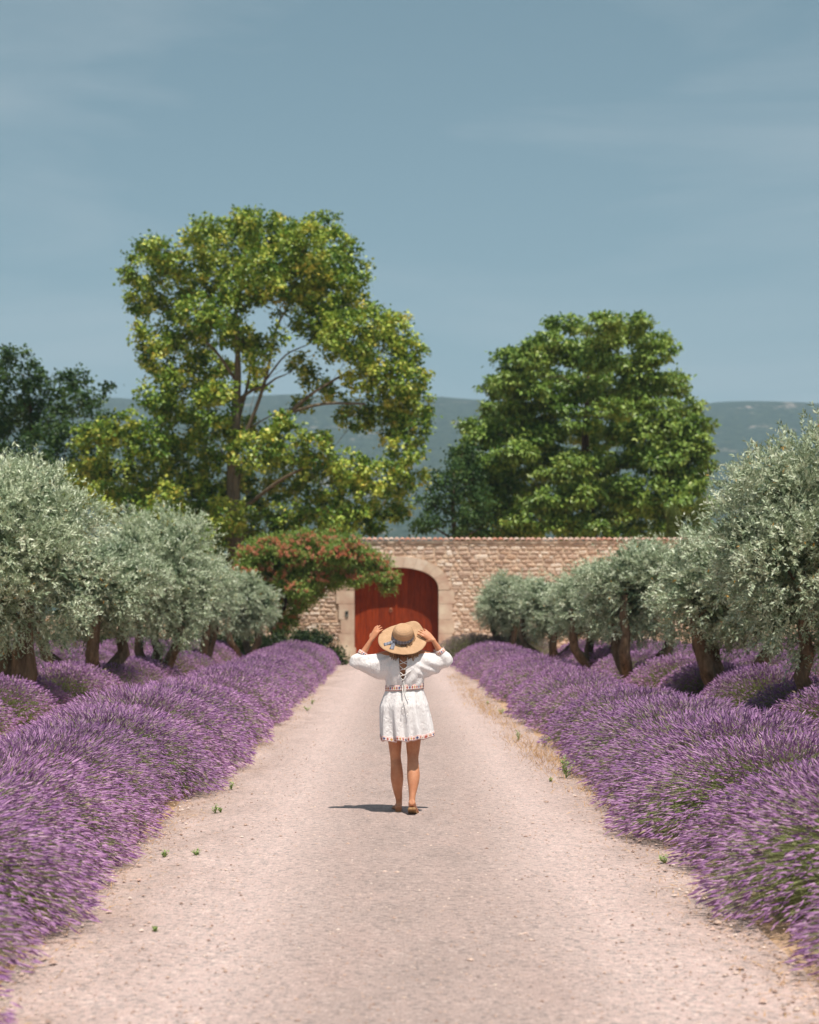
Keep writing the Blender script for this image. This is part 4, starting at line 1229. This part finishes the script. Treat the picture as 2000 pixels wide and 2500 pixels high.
# ------------------------------------------------------------------ dress
def mat_cotton():
    m = NT('white_dotted_cotton')
    co = m.coord('Object')
    v = m.n('TexVoronoi', feature='F1'); v.inputs['Scale'].default_value = 75; m.l(co, v.inputs['Vector'])
    dot = m.ramp(v.outputs['Distance'], [(0.17, (1, 1, 1)), (0.27, (0, 0, 0))])
    pick = m.n('SeparateColor'); m.l(v.outputs['Color'], pick.inputs[0])
    sp = m.math('MULTIPLY', dot, m.ramp(pick.outputs[0], [(0.45, (0, 0, 0)), (0.55, (1, 1, 1))]))
    wv = m.noise(420, 2, 0.5, co)
    crease = m.noise(22, 5, 0.6, m.coord('Object', (1.6, 1.6, 0.7)), 1.2)
    col = m.mix(m.math('MULTIPLY', sp, 0.45), srgb(246, 240, 238), srgb(176, 156, 150))
    nrm = m.bump(m.math('ADD', m.math('MULTIPLY', crease, 1.6), m.math('ADD', m.math('MULTIPLY', wv, 0.12), m.math('MULTIPLY', dot, 0.18))), 0.55, 0.016)
    p = m.principled(col, 0.85, nrm, 0.15)
    t = m.n('BsdfTranslucent'); t.inputs['Color'].default_value = srgb(235, 215, 205)
    s = m.n('MixShader'); s.inputs[0].default_value = 0.10
    m.l(p.outputs[0], s.inputs[1]); m.l(t.outputs[0], s.inputs[2])
    return m.done(s)
M_COTTON = mat_cotton()
def mat_trim():
    """woven braid: red edge lines with a row of blue, red and ochre motifs, from the band's own uv"""
    m = NT('embroidered_braid')
    uv = m.n('UVMap').outputs[0]
    sep = m.n('SeparateXYZ'); m.l(uv, sep.inputs[0])
    u, v = sep.outputs[0], sep.outputs[1]
    cell = m.math('FRACT', u); idx = m.math('FLOOR', u)
    du = m.math('ABSOLUTE', m.math('SUBTRACT', cell, 0.5)); dv = m.math('ABSOLUTE', m.math('SUBTRACT', v, 0.5))
    dist = m.math('ADD', du, m.math('MULTIPLY', dv, 1.25))
    motif = m.math('LESS_THAN', dist, 0.40)
    k3 = m.math('FRACT', m.math('MULTIPLY', m.math('ADD', idx, 0.5), 0.25))
    mc = m.ramp(k3, [(0.0, srgb(84, 86, 128)), (0.25, srgb(188, 96, 82)), (0.5, srgb(206, 160, 98)), (0.75, srgb(192, 108, 96))], 'CONSTANT')
    l1 = m.math('COMPARE', dv, 0.40); l1.node.inputs[2].default_value = 0.045
    bgc = m.mix(l1, srgb(234, 218, 212), srgb(190, 112, 102))
    col = m.mix(motif, bgc, mc)
    nrm = m.bump(m.noise(300, 2, 0.5, m.coord('Object')), 0.3, 0.003)
    return m.done(m.principled(col, 0.85, nrm, 0.15))
M_TRIM = mat_trim()
m = NT('white_cord'); M_CORD = m.done(m.principled(srgb(244, 238, 232), 0.8, m.bump(m.noise(500, 2, .5, m.coord('Object')), 0.3, 0.002), 0.2))

db = MB()
# bodice: blouson over the waist
limb(db, [(0, .004, 1.075, .150, .098), (0, -.002, 1.105, .164, .116), (0, -.010, 1.18, .170, .124), (0, -.010, 1.26, .172, .116), (0, -.006, 1.325, .160, .090), (0, -.004, 1.362, .095, .066)], 30, 6)
# batwing sleeves: x, y, z then half-height and half-depth; the section turns up into the cuff at the elbow
def sleeve(s, rows):
    limb(db, [(s * r[0], r[1], r[2], r[3], r[4]) for r in rows], 24, 6, (0, 0, 1))
sleeve(-1, [(.100, -.004, 1.240, .118, .085), (.165, -.004, 1.240, .112, .082), (.240, -.004, 1.248, .100, .074), (.320, -.006, 1.262, .080, .066), (.385, -.008, 1.274, .062, .058)])
sleeve(1, [(.100, -.004, 1.248, .112, .085), (.165, -.004, 1.255, .106, .082), (.235, -.004, 1.268, .094, .074), (.290, -.006, 1.288, .074, .064), (.334, -.010, 1.300, .058, .056)])
CL, CR = EL + (WL - EL) * .40, ER + (WR - ER) * .40
for E, C in ((EL, CL), (ER, CR)):
    d = C - E
    o = np.array((np.sign(E[0]) * .010, 0, -.004))
    limb(db, [(*(E + o + d * -.10), .062, .058), (*(E + o * .8 + d * .35), .060, .056), (*(E + d * .75), .046, .044), (*(C), .036, .035)], 20, 6, (0, 1, 0))
dress_me = remeshed(db, 'dress', 0.0055, 4, M_COTTON)
# folds pulled from the shoulders to the waist and into the sleeves, plus the laced opening down the back
nv = len(dress_me.vertices)
co = np.empty(nv * 3, np.float32); dress_me.vertices.foreach_get('co', co); co = co.reshape(-1, 3).astype(float)
no = np.empty(nv * 3, np.float32); dress_me.vertices.foreach_get('normal', no); no = no.reshape(-1, 3).astype(float)
x, y, z = co.T
ax = np.abs(x)
rad_ = np.hypot(x, 0.0); ang_ = np.arctan2(z - 1.40, np.where(x < 0, x - 0.02, x + 0.02))
fold = 0.0045 * np.sin(ang_ * 17 + 3 * np.sin(z * 21)) * np.clip((ax - .05) / .1, 0, 1)
fold += 0.0040 * np.sin(x * 95 + 4 * np.sin(z * 13 + x * 8)) * np.clip((1.25 - z) / .12, 0, 1) * np.clip((.20 - ax) / .08, 0, 1)
fold += 0.0028 * sines(66, 14, 30, 110, 3)(x, y, z) * 2.2
co += no * fold[:, None]
dress_me.vertices.foreach_set('co', co.astype(np.float32).ravel()); dress_me.update()
import bmesh
bm = bmesh.new(); bm.from_mesh(dress_me)
def slit_half(zc):
    return 0.0 if not (1.118 < zc < 1.40) else 0.030 * math.sin(math.pi * min(1, (zc - 1.118) / 0.36)) ** 0.8 + 0.003
dead = []
for f in bm.faces:
    c = f.calc_center_median()
    if c.y < -0.02 and abs(c.x + 0.014 - 0.02 * (c.z - 1.25)) < slit_half(c.z): dead.append(f)
    elif c.y < 0.0 and c.z > 1.345 and abs(c.x) < 0.05: dead.append(f)
bmesh.ops.delete(bm, geom=dead, context='FACES')
bm.to_mesh(dress_me); bm.free()
dress = obj('dress', dress_me, person)
sm = dress.modifiers.new('cloth_thickness', 'SOLIDIFY'); sm.thickness = 0.003; sm.offset = -1

# skirt
TH = np.linspace(0, 2 * math.pi, 161)[:-1]
gs = np.random.default_rng(17)
ph = gs.uniform(0, 6.283, 8)
def skirt_pt(t, off=0.0):
    """t 0 waist .. 1 hem; th 0 = right, -pi/2 = back"""
    e = t * t * (3 - 2 * t)
    hw = np.interp(t, [0, .12, .35, .7, 1], [.148, .164, .196, .206, .212]); hd = np.interp(t, [0, .12, .35, .7, 1], [.098, .120, .150, .160, .168])
    cx = np.interp(t, [0, .4, 1], [0, -.004, .022])
    c, s = np.cos(TH), np.sin(TH)
    amp = 0.004 + 0.021 * t ** 1.2
    f = (np.sin(TH * 9 + ph[0] + 1.2 * np.sin(t * 2.2 + ph[1])) * .55 + np.sin(TH * 14 + ph[2] + 0.9 * np.sin(t * 3)) * .35 + np.sin(TH * 5 + ph[3]) * .45 + .25 * np.sin(TH * 23 + ph[4] + t * 2))
    crease = np.exp(-((TH - (1.5 * math.pi - 0.10)) / 0.10) ** 2) * 0.030 * t      # deep fold down the middle of the back
    r = 1 + (amp * f - crease) / 0.18
    hem = 0.632 + 0.030 * np.clip(c, 0, 1) ** 1.5 + 0.012 * np.clip(-c, 0, 1) * np.sin(TH * 3) + 0.010 * f - 0.012 * np.exp(-((TH - (1.5 * math.pi - 0.06)) / 0.12) ** 2)
    z0 = 1.066
    zz = z0 + (hem - z0) * t
    return np.stack([cx + c * (hw * r + off), s * (hd * r + off) + .004 * (1 - t), zz], -1)
ts = np.linspace(0, 1, 46)
V, Q, _ = ring_loft([skirt_pt(t) for t in ts], False)
mb = MB(); mb.add(V, Q)
sk = obj('skirt', mb.mesh('skirt', M_COTTON, smooth=True, tint=False), dress)
q = sk.modifiers.new('cloth_thickness', 'SOLIDIFY'); q.thickness = 0.003; q.offset = -1
def band(name, rings, nu):
    """strip of braid with uv: u counts motifs round the band, v across"""
    rings = np.array(rings); n, mm, _ = rings.shape
    R2 = np.concatenate([rings, rings[:, :1]], 1)
    V = R2.reshape(-1, 3)
    uu = np.tile(np.linspace(0, nu, mm + 1), n); vv = np.repeat(np.linspace(0, 1, n), mm + 1)
    i, j = np.meshgrid(np.arange(n - 1), np.arange(mm), indexing='ij'); b = (i * (mm + 1) + j).ravel()
    b_ = MB(); b_.add(V, np.stack([b, b + 1, b + mm + 2, b + mm + 1], -1), None, .5, np.stack([uu, vv], -1))
    o = obj(name, b_.mesh(name, M_TRIM, smooth=True, tint=False, uv=True), dress)
    s_ = o.modifiers.new('cloth_thickness', 'SOLIDIFY'); s_.thickness = 0.0025; s_.offset = 1
    return o
band('hem_trim', [skirt_pt(t, 0.0075) for t in np.linspace(.915, 1.006, 5)], 60)
wa = TH
wr = []
for k, zz in enumerate(np.linspace(1.045, 1.093, 5)):
    wr.append(np.stack([np.cos(wa) * .160, np.sin(wa) * .119 + .003, zz + 0.010 * np.cos(wa) + 0 * wa], -1))
band('waist_trim', wr, 46)
for s, (E, C) in ((-1, (EL, CL)), (1, (ER, CR))):
    d = unit(C - E); u0 = unit(np.cross(d, (0, 1, 0))); v0 = np.cross(d, u0); a = np.linspace(0, 6.283, 33)[:-1]
    rr = [C + d * q + (np.cos(a)[:, None] * u0 + np.sin(a)[:, None] * v0) * rad for q, rad in ((-.014, .0415), (-.004, .0405), (.008, .040), (.018, .039))]
    band('cuff_trim', rr, 16)
# lacing across the back
def back_y(xx, zz):
    w = np.interp(zz, [1.075, 1.105, 1.18, 1.26, 1.325, 1.362], [.150, .164, .170, .172, .160, .095]); dd = np.interp(zz, [1.075, 1.105, 1.18, 1.26, 1.325, 1.362], [.098, .116, .124, .116, .090, .066])
    return -dd * math.sqrt(max(0.05, 1 - (xx / w) ** 2)) - 0.010
lc = MB()
zs = [1.315, 1.262, 1.212, 1.165, 1.128]
for k, zz in enumerate(zs[:-1]):
    zn = zs[k + 1]
    for s in (-1, 1):
        x0 = -.014 + s * (slit_half(zz) + .008 + (0.03 if (s > 0 and k < 3) else 0)); x1 = -.014 - s * (slit_half(zn) + .007)
        P = [(x0 + (x1 - x0) * t, back_y(x0 + (x1 - x0) * t, zz + (zn - zz) * t) - (.004 if s > 0 else 0.0) - .004 * math.sin(t * 3.14), zz + (zn - zz) * t - .008 * math.sin(t * 3.14)) for t in np.linspace(0, 1, 7)]
        add_tube(lc, P, 0.0030, 6)
for k, (dx, zb, w) in enumerate(((.004, .905, .018), (.042, .985, .01), (-.006, 1.03, .01), (.026, .86, .02))):
    P = []
    for t in np.linspace(0, 1, 12):
        zz = 1.125 + (zb - 1.125) * t; xx = -.012 + dx * t + w * .5 * math.sin(t * 5 + k)
        tt = np.clip((1.066 - zz) / .43, 0, 1)
        yb = back_y(xx, zz) if zz > 1.09 else -(np.interp(tt, [0, .12, .35, .7], [.118, .132, .162, .172]) + .008)
        P.append((xx, yb - .004, zz))
    add_tube(lc, P, 0.0027, 6)
    add_tube(lc, [P[-1], (P[-1][0] + .002, P[-1][1] - .002, P[-1][2] - .018)], [.0045, .0035], 6)
obj('lacing', lc.mesh('lacing', M_CORD, smooth=True, tint=False), dress)

# sandals
m = NT('tan_leather'); M_LEATHER = m.done(m.principled(m.ramp(m.noise(40, 4, .6, m.coord('Object')), [(.3, srgb(126, 78, 44)), (.7, srgb(166, 110, 66))]), 0.55, m.bump(m.noise(200), .15, .002), .35))
m = NT('pale_sole'); M_SOLE = m.done(m.principled(m.ramp(m.noise(60, 4, .6, m.coord('Object')), [(.3, srgb(150, 110, 72)), (.7, srgb(198, 160, 116))]), 0.8))
def sandal(ctrl, strap_at, strap_r):
    """ctrl rows: centre line of the footbed from heel to toe x, y, z, half-width"""
    S = smooth_path(ctrl, 6); n = len(S)
    L_, R_ = [], []
    tan = unit(np.gradient(S[:, :3], axis=0)); side = unit(np.cross(tan, (0, 0, 1)))
    up = np.cross(side, tan)
    rings = []
    for p, s, u in zip(S, side, up):
        w = p[3]; c = p[:3]
        rings.append(np.array([c - s * w, c - s * w * .6 + u * .004, c + s * w * .6 + u * .004, c + s * w, c + s * w - u * .013, c - s * w - u * .013]))
    V, Q, T = ring_loft(rings); b = MB(); b.add(V, Q, T)
    root = obj('sandal', b.mesh('sandal', M_SOLE, tint=False), person)
    tag(root, 'flat tan leather sandal')
    for f, wr, hr in strap_at:
        i = int(f * (n - 1)); c, s, u = S[i, :3], side[i], up[i]; w = S[i, 3] * wr
        a = np.linspace(0, math.pi, 13); st = MB()
        t = tan[i]
        rr = []
        for q in (-.010, .010):
            rr.append(np.stack([c + s * w * math.cos(k) + u * hr * math.sin(k) + t * q for k in a]))
        V = np.concatenate(rr); j = np.arange(12)
        st.add(V, np.stack([j, j + 1, 13 + j + 1, 13 + j], -1))
        o = obj('strap', st.mesh('strap', M_LEATHER, smooth=True, tint=False), root)
        sd = o.modifiers.new('leather_thickness', 'SOLIDIFY'); sd.thickness = .004; sd.offset = 1
sandal([(-.052, .066, .018, .027), (-.052, .092, .018, .040), (-.053, .18, .016, .038), (-.060, .26, .014, .040), (-.064, .33, .013, .045), (-.064, .385, .013, .034), (-.064, .400, .013, .018)], [(.62, 1.02, .040), (.74, 1.02, .032)], .03)
sandal([(.059, -.172, .083, .023), (.060, -.152, .078, .034), (.064, -.09, .052, .033), (.072, -.015, .020, .041), (.078, .05, .012, .045), (.080, .095, .012, .034), (.080, .108, .012, .018)], [(.60, 1.02, .042), (.72, 1.02, .034)], .03)

# ------------------------------------------------------------------ straw sun hat (held by both hands)
def mat_straw():
    m = NT('woven_straw')
    co = m.coord('Object')
    sep = m.n('SeparateXYZ'); m.l(co, sep.inputs[0])
    rr = m.math('SQRT', m.math('ADD', m.math('POWER', sep.outputs[0], 2.0), m.math('POWER', sep.outputs[1], 2.0)))
    rr = m.math('ADD', rr, m.math('MULTIPLY', sep.outputs[2], 0.8))
    wv = m.math('SINE', m.math('MULTIPLY', rr, 900.0))
    n1 = m.noise(180, 3, .6, co); n2 = m.noise(16, 4, .6, co)
    col = m.ramp(n2, [(.3, srgb(178, 146, 114)), (.7, srgb(200, 168, 136))])
    col = m.mix(.25, col, m.ramp(m.math('ADD', m.math('MULTIPLY', wv, .18), n1), [(.3, srgb(130, 100, 72)), (.75, srgb(236, 212, 182))]), 'OVERLAY')
    return m.done(m.principled(col, .75, m.bump(m.math('ADD', wv, m.math('MULTIPLY', n1, 1.5)), .30, .002), .2))
M_STRAW = mat_straw()
def mat_ribbon():
    m = NT('blue_grey_check_ribbon')
    co = m.coord('Object')
    sep = m.n('SeparateXYZ'); m.l(co, sep.inputs[0])
    s1 = m.math('SINE', m.math('MULTIPLY', sep.outputs[0], 260.0)); s2 = m.math('SINE', m.math('MULTIPLY', m.math('ADD', sep.outputs[1], sep.outputs[2]), 260.0))
    f = m.math('ADD', m.math('MULTIPLY', m.math('ADD', s1, s2), .18), .5)
    return m.done(m.principled(m.ramp(f, [(.2, srgb(96, 98, 108)), (.5, srgb(124, 126, 138)), (.8, srgb(150, 151, 162))]), .6, None, .3))
M_RIB = mat_ribbon()
axis = Vector((0.05, -0.66, 0.75)).normalized()
hat = empty('straw_hat', (PX0 - 0.016, PY0 - 0.046, 1.478 + 0.008))
hat.rotation_mode = 'QUATERNION'
ex = Vector((1, 0, 0)); ez = axis; ey = ez.cross(ex).normalized(); ex = ey.cross(ez)
hat.rotation_quaternion = Matrix((ex, ey, ez)).transposed().to_quaternion()
tag(hat, 'wide-brimmed straw sun hat with grey-blue ribbon held on the walking woman\'s head', 'hat')
# brim: polar sheet, local z along the crown axis, local +y up/front
def brim_z(r, a):
    f = np.clip((r - .092) / .115, 0, 1)
    lift = 0.050 * f ** 1.6 * np.exp(-((np.angle(np.exp(1j * (a - 1.02)))) / 0.42) ** 2)       # right front edge bent up by the hand
    lift += -0.020 * f ** 1.3 * np.exp(-((np.angle(np.exp(1j * (a - 2.3)))) / 0.55) ** 2)      # left edge pulled down
    return -0.016 * f ** 1.5 + lift + 0.006 * f * np.sin(3 * a + 1.0)
A = np.linspace(0, 2 * math.pi, 97)[:-1]
rings = []
rs = np.linspace(.078, 1, 12)
def brim_r(a): return .200 + .006 * np.sin(2 * a + .6) + .014 * np.exp(-((np.angle(np.exp(1j * (a - 1.05)))) / 0.35) ** 2)
for f in np.linspace(0, 1, 13):
    r = .084 + (brim_r(A) - .084) * f
    rings.append(np.stack([np.cos(A) * r, np.sin(A) * r * .97, brim_z(r, A)], -1))
V, Q, _ = ring_loft(rings, False); mb = MB(); mb.add(V, Q)
o = obj('brim', mb.mesh('brim', M_STRAW, smooth=True, tint=False), hat)
s_ = o.modifiers.new('straw_thickness', 'SOLIDIFY'); s_.thickness = .004; s_.offset = 0
prof = [(.0885, -.004), (.0885, .02), (.0880, .045), (.086, .070), (.080, .090), (.068, .106), (.050, .117), (.028, .123), (.008, .125)]
prof = smooth_path(np.array(prof), 4)
V, Q, T = ring_loft([np.stack([np.cos(A) * r, np.sin(A) * r, np.full(96, zz)], -1) for r, zz in prof], False)
mb = MB(); mb.add(V, Q); mb.add(np.stack([np.cos(A) * .008, np.sin(A) * .008, np.full(96, .125)], -1), None, [(i, (i + 1) % 96, 0) for i in range(1, 95)])
o = obj('crown', mb.mesh('crown', M_STRAW, smooth=True, tint=False), hat)
rb = [np.stack([np.cos(A) * (r + .0008 * np.sin(A * 31)), np.sin(A) * (r + .0008 * np.sin(A * 31)), np.full(96, zz) + .0012 * np.sin(A * 17)], -1) for r, zz in ((.0920, .002), (.0930, .014), (.0922, .032), (.0908, .044))]
V, Q, _ = ring_loft(rb, False); mb = MB(); mb.add(V, Q)
obj('ribbon_band', mb.mesh('ribbon_band', M_RIB, smooth=True, tint=False), hat)
ka = R(222)                                                            # the knot sits at the back left
kc = np.array((math.cos(ka) * .094, math.sin(ka) * .094, .018))
mb = MB(); ball(mb, kc, (.016, .014, .018), 12, 8)
obj('ribbon_knot', mb.mesh('ribbon_knot', M_RIB, smooth=True, tint=False), hat)
for da, ln in ((R(190), .086), (R(254), .080)):
    e = np.array((math.cos(da), math.sin(da), 0)); t = np.cross(e, (0, 0, 1)); mb = MB(); rr = []
    for q in np.linspace(0, 1, 7):
        p = kc * (1, 1, 0) + e * ln * q; r_ = math.hypot(p[0], p[1]); a_ = math.atan2(p[1], p[0])
        zz = max(float(brim_z(np.array(r_), np.array(a_))) + .005, .018 * (1 - q * 2.2)) + .003 * math.sin(q * 6)
        w = .014 + .004 * q
        rr.append([p * (1, 1, 0) - t * w + (0, 0, zz), p * (1, 1, 0) + t * w + (0, 0, zz)])
    rr = np.array(rr); V = rr.reshape(-1, 3); j = np.arange(6) * 2
    mb.add(V, np.stack([j, j + 1, j + 3, j + 2], -1))
    o = obj('ribbon_tail', mb.mesh('ribbon_tail', M_RIB, smooth=True, tint=False), hat)
    s_ = o.modifiers.new('ribbon_thickness', 'SOLIDIFY'); s_.thickness = .0015; s_.offset = 1
# ------------------------------------------------------------------ gravel, dry grass, weeds
g = np.random.default_rng(4242)
M_PEB = mat_stone('loose_pebble', [(0.0, srgb(206, 182, 170)), (0.3, srgb(170, 146, 134)), (0.55, srgb(220, 200, 190)), (0.8, srgb(140, 116, 106)), (1.0, srgb(196, 170, 158))], 20.0, 0.2)
ico = np.array([(0, 0, 1), (0, 0, -.6), (1, 0, 0), (-1, 0, 0), (0, 1, 0), (0, -1, 0)], float)
icT = np.array([(0, 2, 4), (0, 4, 3), (0, 3, 5), (0, 5, 2), (1, 4, 2), (1, 3, 4), (1, 5, 3), (1, 2, 5)])
def pebbles(n, xs, ys, rs):
    k = ico[None] * (rs[:, None, None] * g.uniform(.6, 1.3, (n, 6, 1))) * np.array((1, 1, .6))
    a = g.uniform(0, 6.283, n); c, s = np.cos(a)[:, None], np.sin(a)[:, None]
    V = np.stack([k[..., 0] * c - k[..., 1] * s + xs[:, None], k[..., 0] * s + k[..., 1] * c + ys[:, None], k[..., 2] + (0.012 + 0.014 * np.clip(1 - (xs / 1.95) ** 2, 0, 1) + rs * .25)[:, None]], -1)
    T = (np.arange(n)[:, None, None] * 6 + icT[None]).reshape(-1, 3)
    return V.reshape(-1, 3), T, np.repeat(g.random(n), 6)
n = 9000
ys_ = 6.6 + 30 * g.random(n) ** 1.7
xs_ = g.uniform(-2.0, 2.1, n)
V, T, tt = pebbles(n, xs_, ys_, np.exp(g.normal(math.log(.0058), .40, n)))
mb = MB(); mb.add(V, None, T, tt)
n = 3500                                                              # thicker along both margins
side = np.where(g.random(n) < .5, -1, 1); ys_ = 6.6 + 30 * g.random(n) ** 1.5
V, T, tt = pebbles(n, side * (1.85 + g.normal(0, .16, n)), ys_, np.exp(g.normal(math.log(.009), .4, n)))
mb.add(V, None, T, tt)
tag(obj('gravel', mb.mesh('gravel', M_PEB)), 'loose pale pebbles scattered over the gravel path', 'gravel', kind='stuff')

M_DRY = leaf_mat('dry_grass', [(0.0, srgb(170, 126, 80)), (0.5, srgb(210, 166, 112)), (1.0, srgb(232, 200, 154))], 0.8, 0.2, 0.1)
M_WEED = leaf_mat('weed_leaf', [(0.0, srgb(112, 142, 70)), (0.5, srgb(150, 174, 98)), (1.0, srgb(186, 200, 136))], 0.5, 0.25)
def blades(mb, P, h, lean, w, tint):
    n = len(P)
    D = unit(np.stack([g.normal(0, lean, n), g.normal(0, lean, n), np.ones(n)], -1))
    leaves(mb, P, D, rand_dirs(g, n), h * g.uniform(.5, 1.2, n), np.full(n, w), tint, fold=.1)
mb = MB()
# tufts along the right margin, thin straw on both margins
tuft = [(1.78, 19.0, .16, 240), (1.72, 20.2, .20, 260), (1.60, 22.0, .14, 200), (1.66, 25.5, .14, 200), (1.62, 28.0, .16, 260), (1.58, 30.5, .16, 240), (1.55, 33.5, .14, 220), (1.58, 36.5, .14, 220),
        (1.55, 40, .13, 200), (1.55, 44, .12, 180), (1.85, 16.3, .14, 140), (1.93, 14.4, .10, 80), (-1.75, 13.2, .05, 90), (-1.72, 17.4, .05, 80), (-1.7, 21, .06, 80), (-1.66, 27, .07, 90), (-1.62, 33, .07, 90)]
for x, y, h, n in tuft:
    P = np.stack([x + g.normal(0, .13, n), y + g.normal(0, .9, n), np.full(n, .005)], -1)
    blades(mb, P, h * g.uniform(.35, 1.1, n), .75, .005, np.clip(g.normal(.5, .25, n), 0, 1))
n = 8500
side = np.where(g.random(n) < .5, -1, 1); y = 6.6 + 44 * g.random(n) ** 1.3
P = np.stack([side * (1.86 + g.normal(0, .17, n)), y, np.full(n, .012)], -1)
D = unit(np.stack([g.normal(0, 1, n), g.normal(0, 1, n), g.uniform(0, .35, n)], -1))
leaves(mb, P, D, np.array((0, 0, 1.0)) + g.normal(size=(n, 3)) * .2, g.uniform(.03, .11, n), g.uniform(.003, .006, n), np.clip(g.normal(.4, .25, n), 0, 1), fold=.1)
tag(obj('dry_grass', mb.mesh('dry_grass', M_DRY)), 'straw-coloured dry grass and litter along both path margins', 'dry grass', kind='stuff')

def weed(px, py, h, label, nst=6, spread=.35, seed=0):
    h *= 0.8
    """upright leafy weed rooted on the ground at photo pixel (px, py)"""
    q = np.random.default_rng(seed)
    Y = CAM_Z * F / (py - 1495); X = (px - 962) * Y / F
    root = empty('green_weed', (X, Y, 0.012)); tag(root, label, 'weed', 'green weeds along the path margins')
    sb, lb = MB(), MB()
    for k in range(nst):
        d = unit(np.array((q.normal(0, spread), q.normal(0, spread), 1.0))); hh = h * q.uniform(.55, 1.0)
        P = [d * hh * t + np.array((0, 0, -.03 * t * (1 - d[2]))) for t in np.linspace(0, 1, 5)]
        add_tube(sb, P, np.linspace(.0028, .0012, 5), 5)
        n = max(8, int(hh / .010)); t = q.uniform(.08, 1, n)
        B = d[None] * (hh * t)[:, None]; a = q.uniform(0, 6.283, n)
        D = np.stack([np.cos(a), np.sin(a), q.uniform(.2, 1.0, n)], -1)
        leaves(lb, B, D, np.array((0, 0, 1.0)) + q.normal(size=(n, 3)) * .3, q.uniform(.03, .055, n) * (h / .2) ** .4, q.uniform(.008, .014, n), np.clip(q.normal(.5, .2, n), 0, 1))
    obj('stem', sb.mesh('stem', M_WEED, smooth=True), root); obj('leaf_tuft', lb.mesh('leaf_tuft', M_WEED), root)
weed(1383, 1903, .30, 'tallest green weed at the right path margin, against the lavender', 8, .30, 1)
weed(1345, 1912, .07, 'tiny star-shaped weed on the gravel left of the tallest weed', 5, .6, 2)
weed(1330, 1826, .24, 'green weed in the dry straw at the right margin, behind the tallest weed', 6, .25, 3)
weed(1266, 1812, .18, 'upright green weed at the right margin beside the straw tuft', 5, .2, 4)
weed(1225, 1745, .17, 'bushy green weed at the right margin, farther along the straw', 6, .5, 5)
weed(1190, 1722, .10, 'low green weed at the right margin near the far end', 6, .7, 6)
weed(565, 1932, .10, 'green weed on the gravel beside the left lavender edge', 5, .4, 7)
weed(526, 1990, .11, 'lone green weed growing out of the gravel beside the left lavender', 5, .35, 8)
weed(540, 1988, .06, 'smallest weed beside the lone green weed at the left margin', 4, .5, 9)
weed(480, 2094, .07, 'yellowish green weed on the left gravel margin', 5, .6, 10)
weed(402, 2098, .07, 'small weed touching the left lavender edge nearest the camera', 5, .5, 11)
weed(378, 2282, .05, 'tiny green seedling alone on the pale gravel at lower left', 4, .6, 12)
weed(750, 1738, .16, 'green weed clump at the far left margin by the lavender', 7, .5, 13)
weed(762, 1722, .14, 'leafy weed behind the clump at the far left margin', 6, .4, 14)
weed(1625, 2112, .10, 'grey-green spreading weed under the nearest right lavender', 7, .8, 15)
weed(1520, 2010, .06, 'flat pale weed on the gravel in front of the right lavender', 6, .9, 16)

# --- a single poppy in the lavender
p = at(326, 1877, 14.6)
root = empty('poppy', (p[0], p[1], 0)); tag(root, 'single orange-red poppy flowering amid the left lavender', 'flower')
M_POP = leaf_mat('poppy_petal', [(0, srgb(200, 70, 30)), (1, srgb(226, 104, 52))], .6, .3)
sb = MB(); add_tube(sb, [(0, .05, 0), (0.01, .02, p[2] * .6), (0, 0, p[2])], [.003, .0025, .002], 6); obj('stem', sb.mesh('stem', M_WEED, smooth=True), root)
fb = MB(); a = np.arange(5) * 1.2566
leaves(fb, np.tile((0, 0, p[2]), (5, 1)).astype(float), np.stack([np.cos(a), np.sin(a), np.full(5, .45)], -1), np.stack([-np.cos(a), -np.sin(a), np.full(5, 1.6)], -1), np.full(5, .040), np.full(5, .045), np.linspace(0, 1, 5), broad=True)
obj('petals', fb.mesh('petals', M_POP), root)
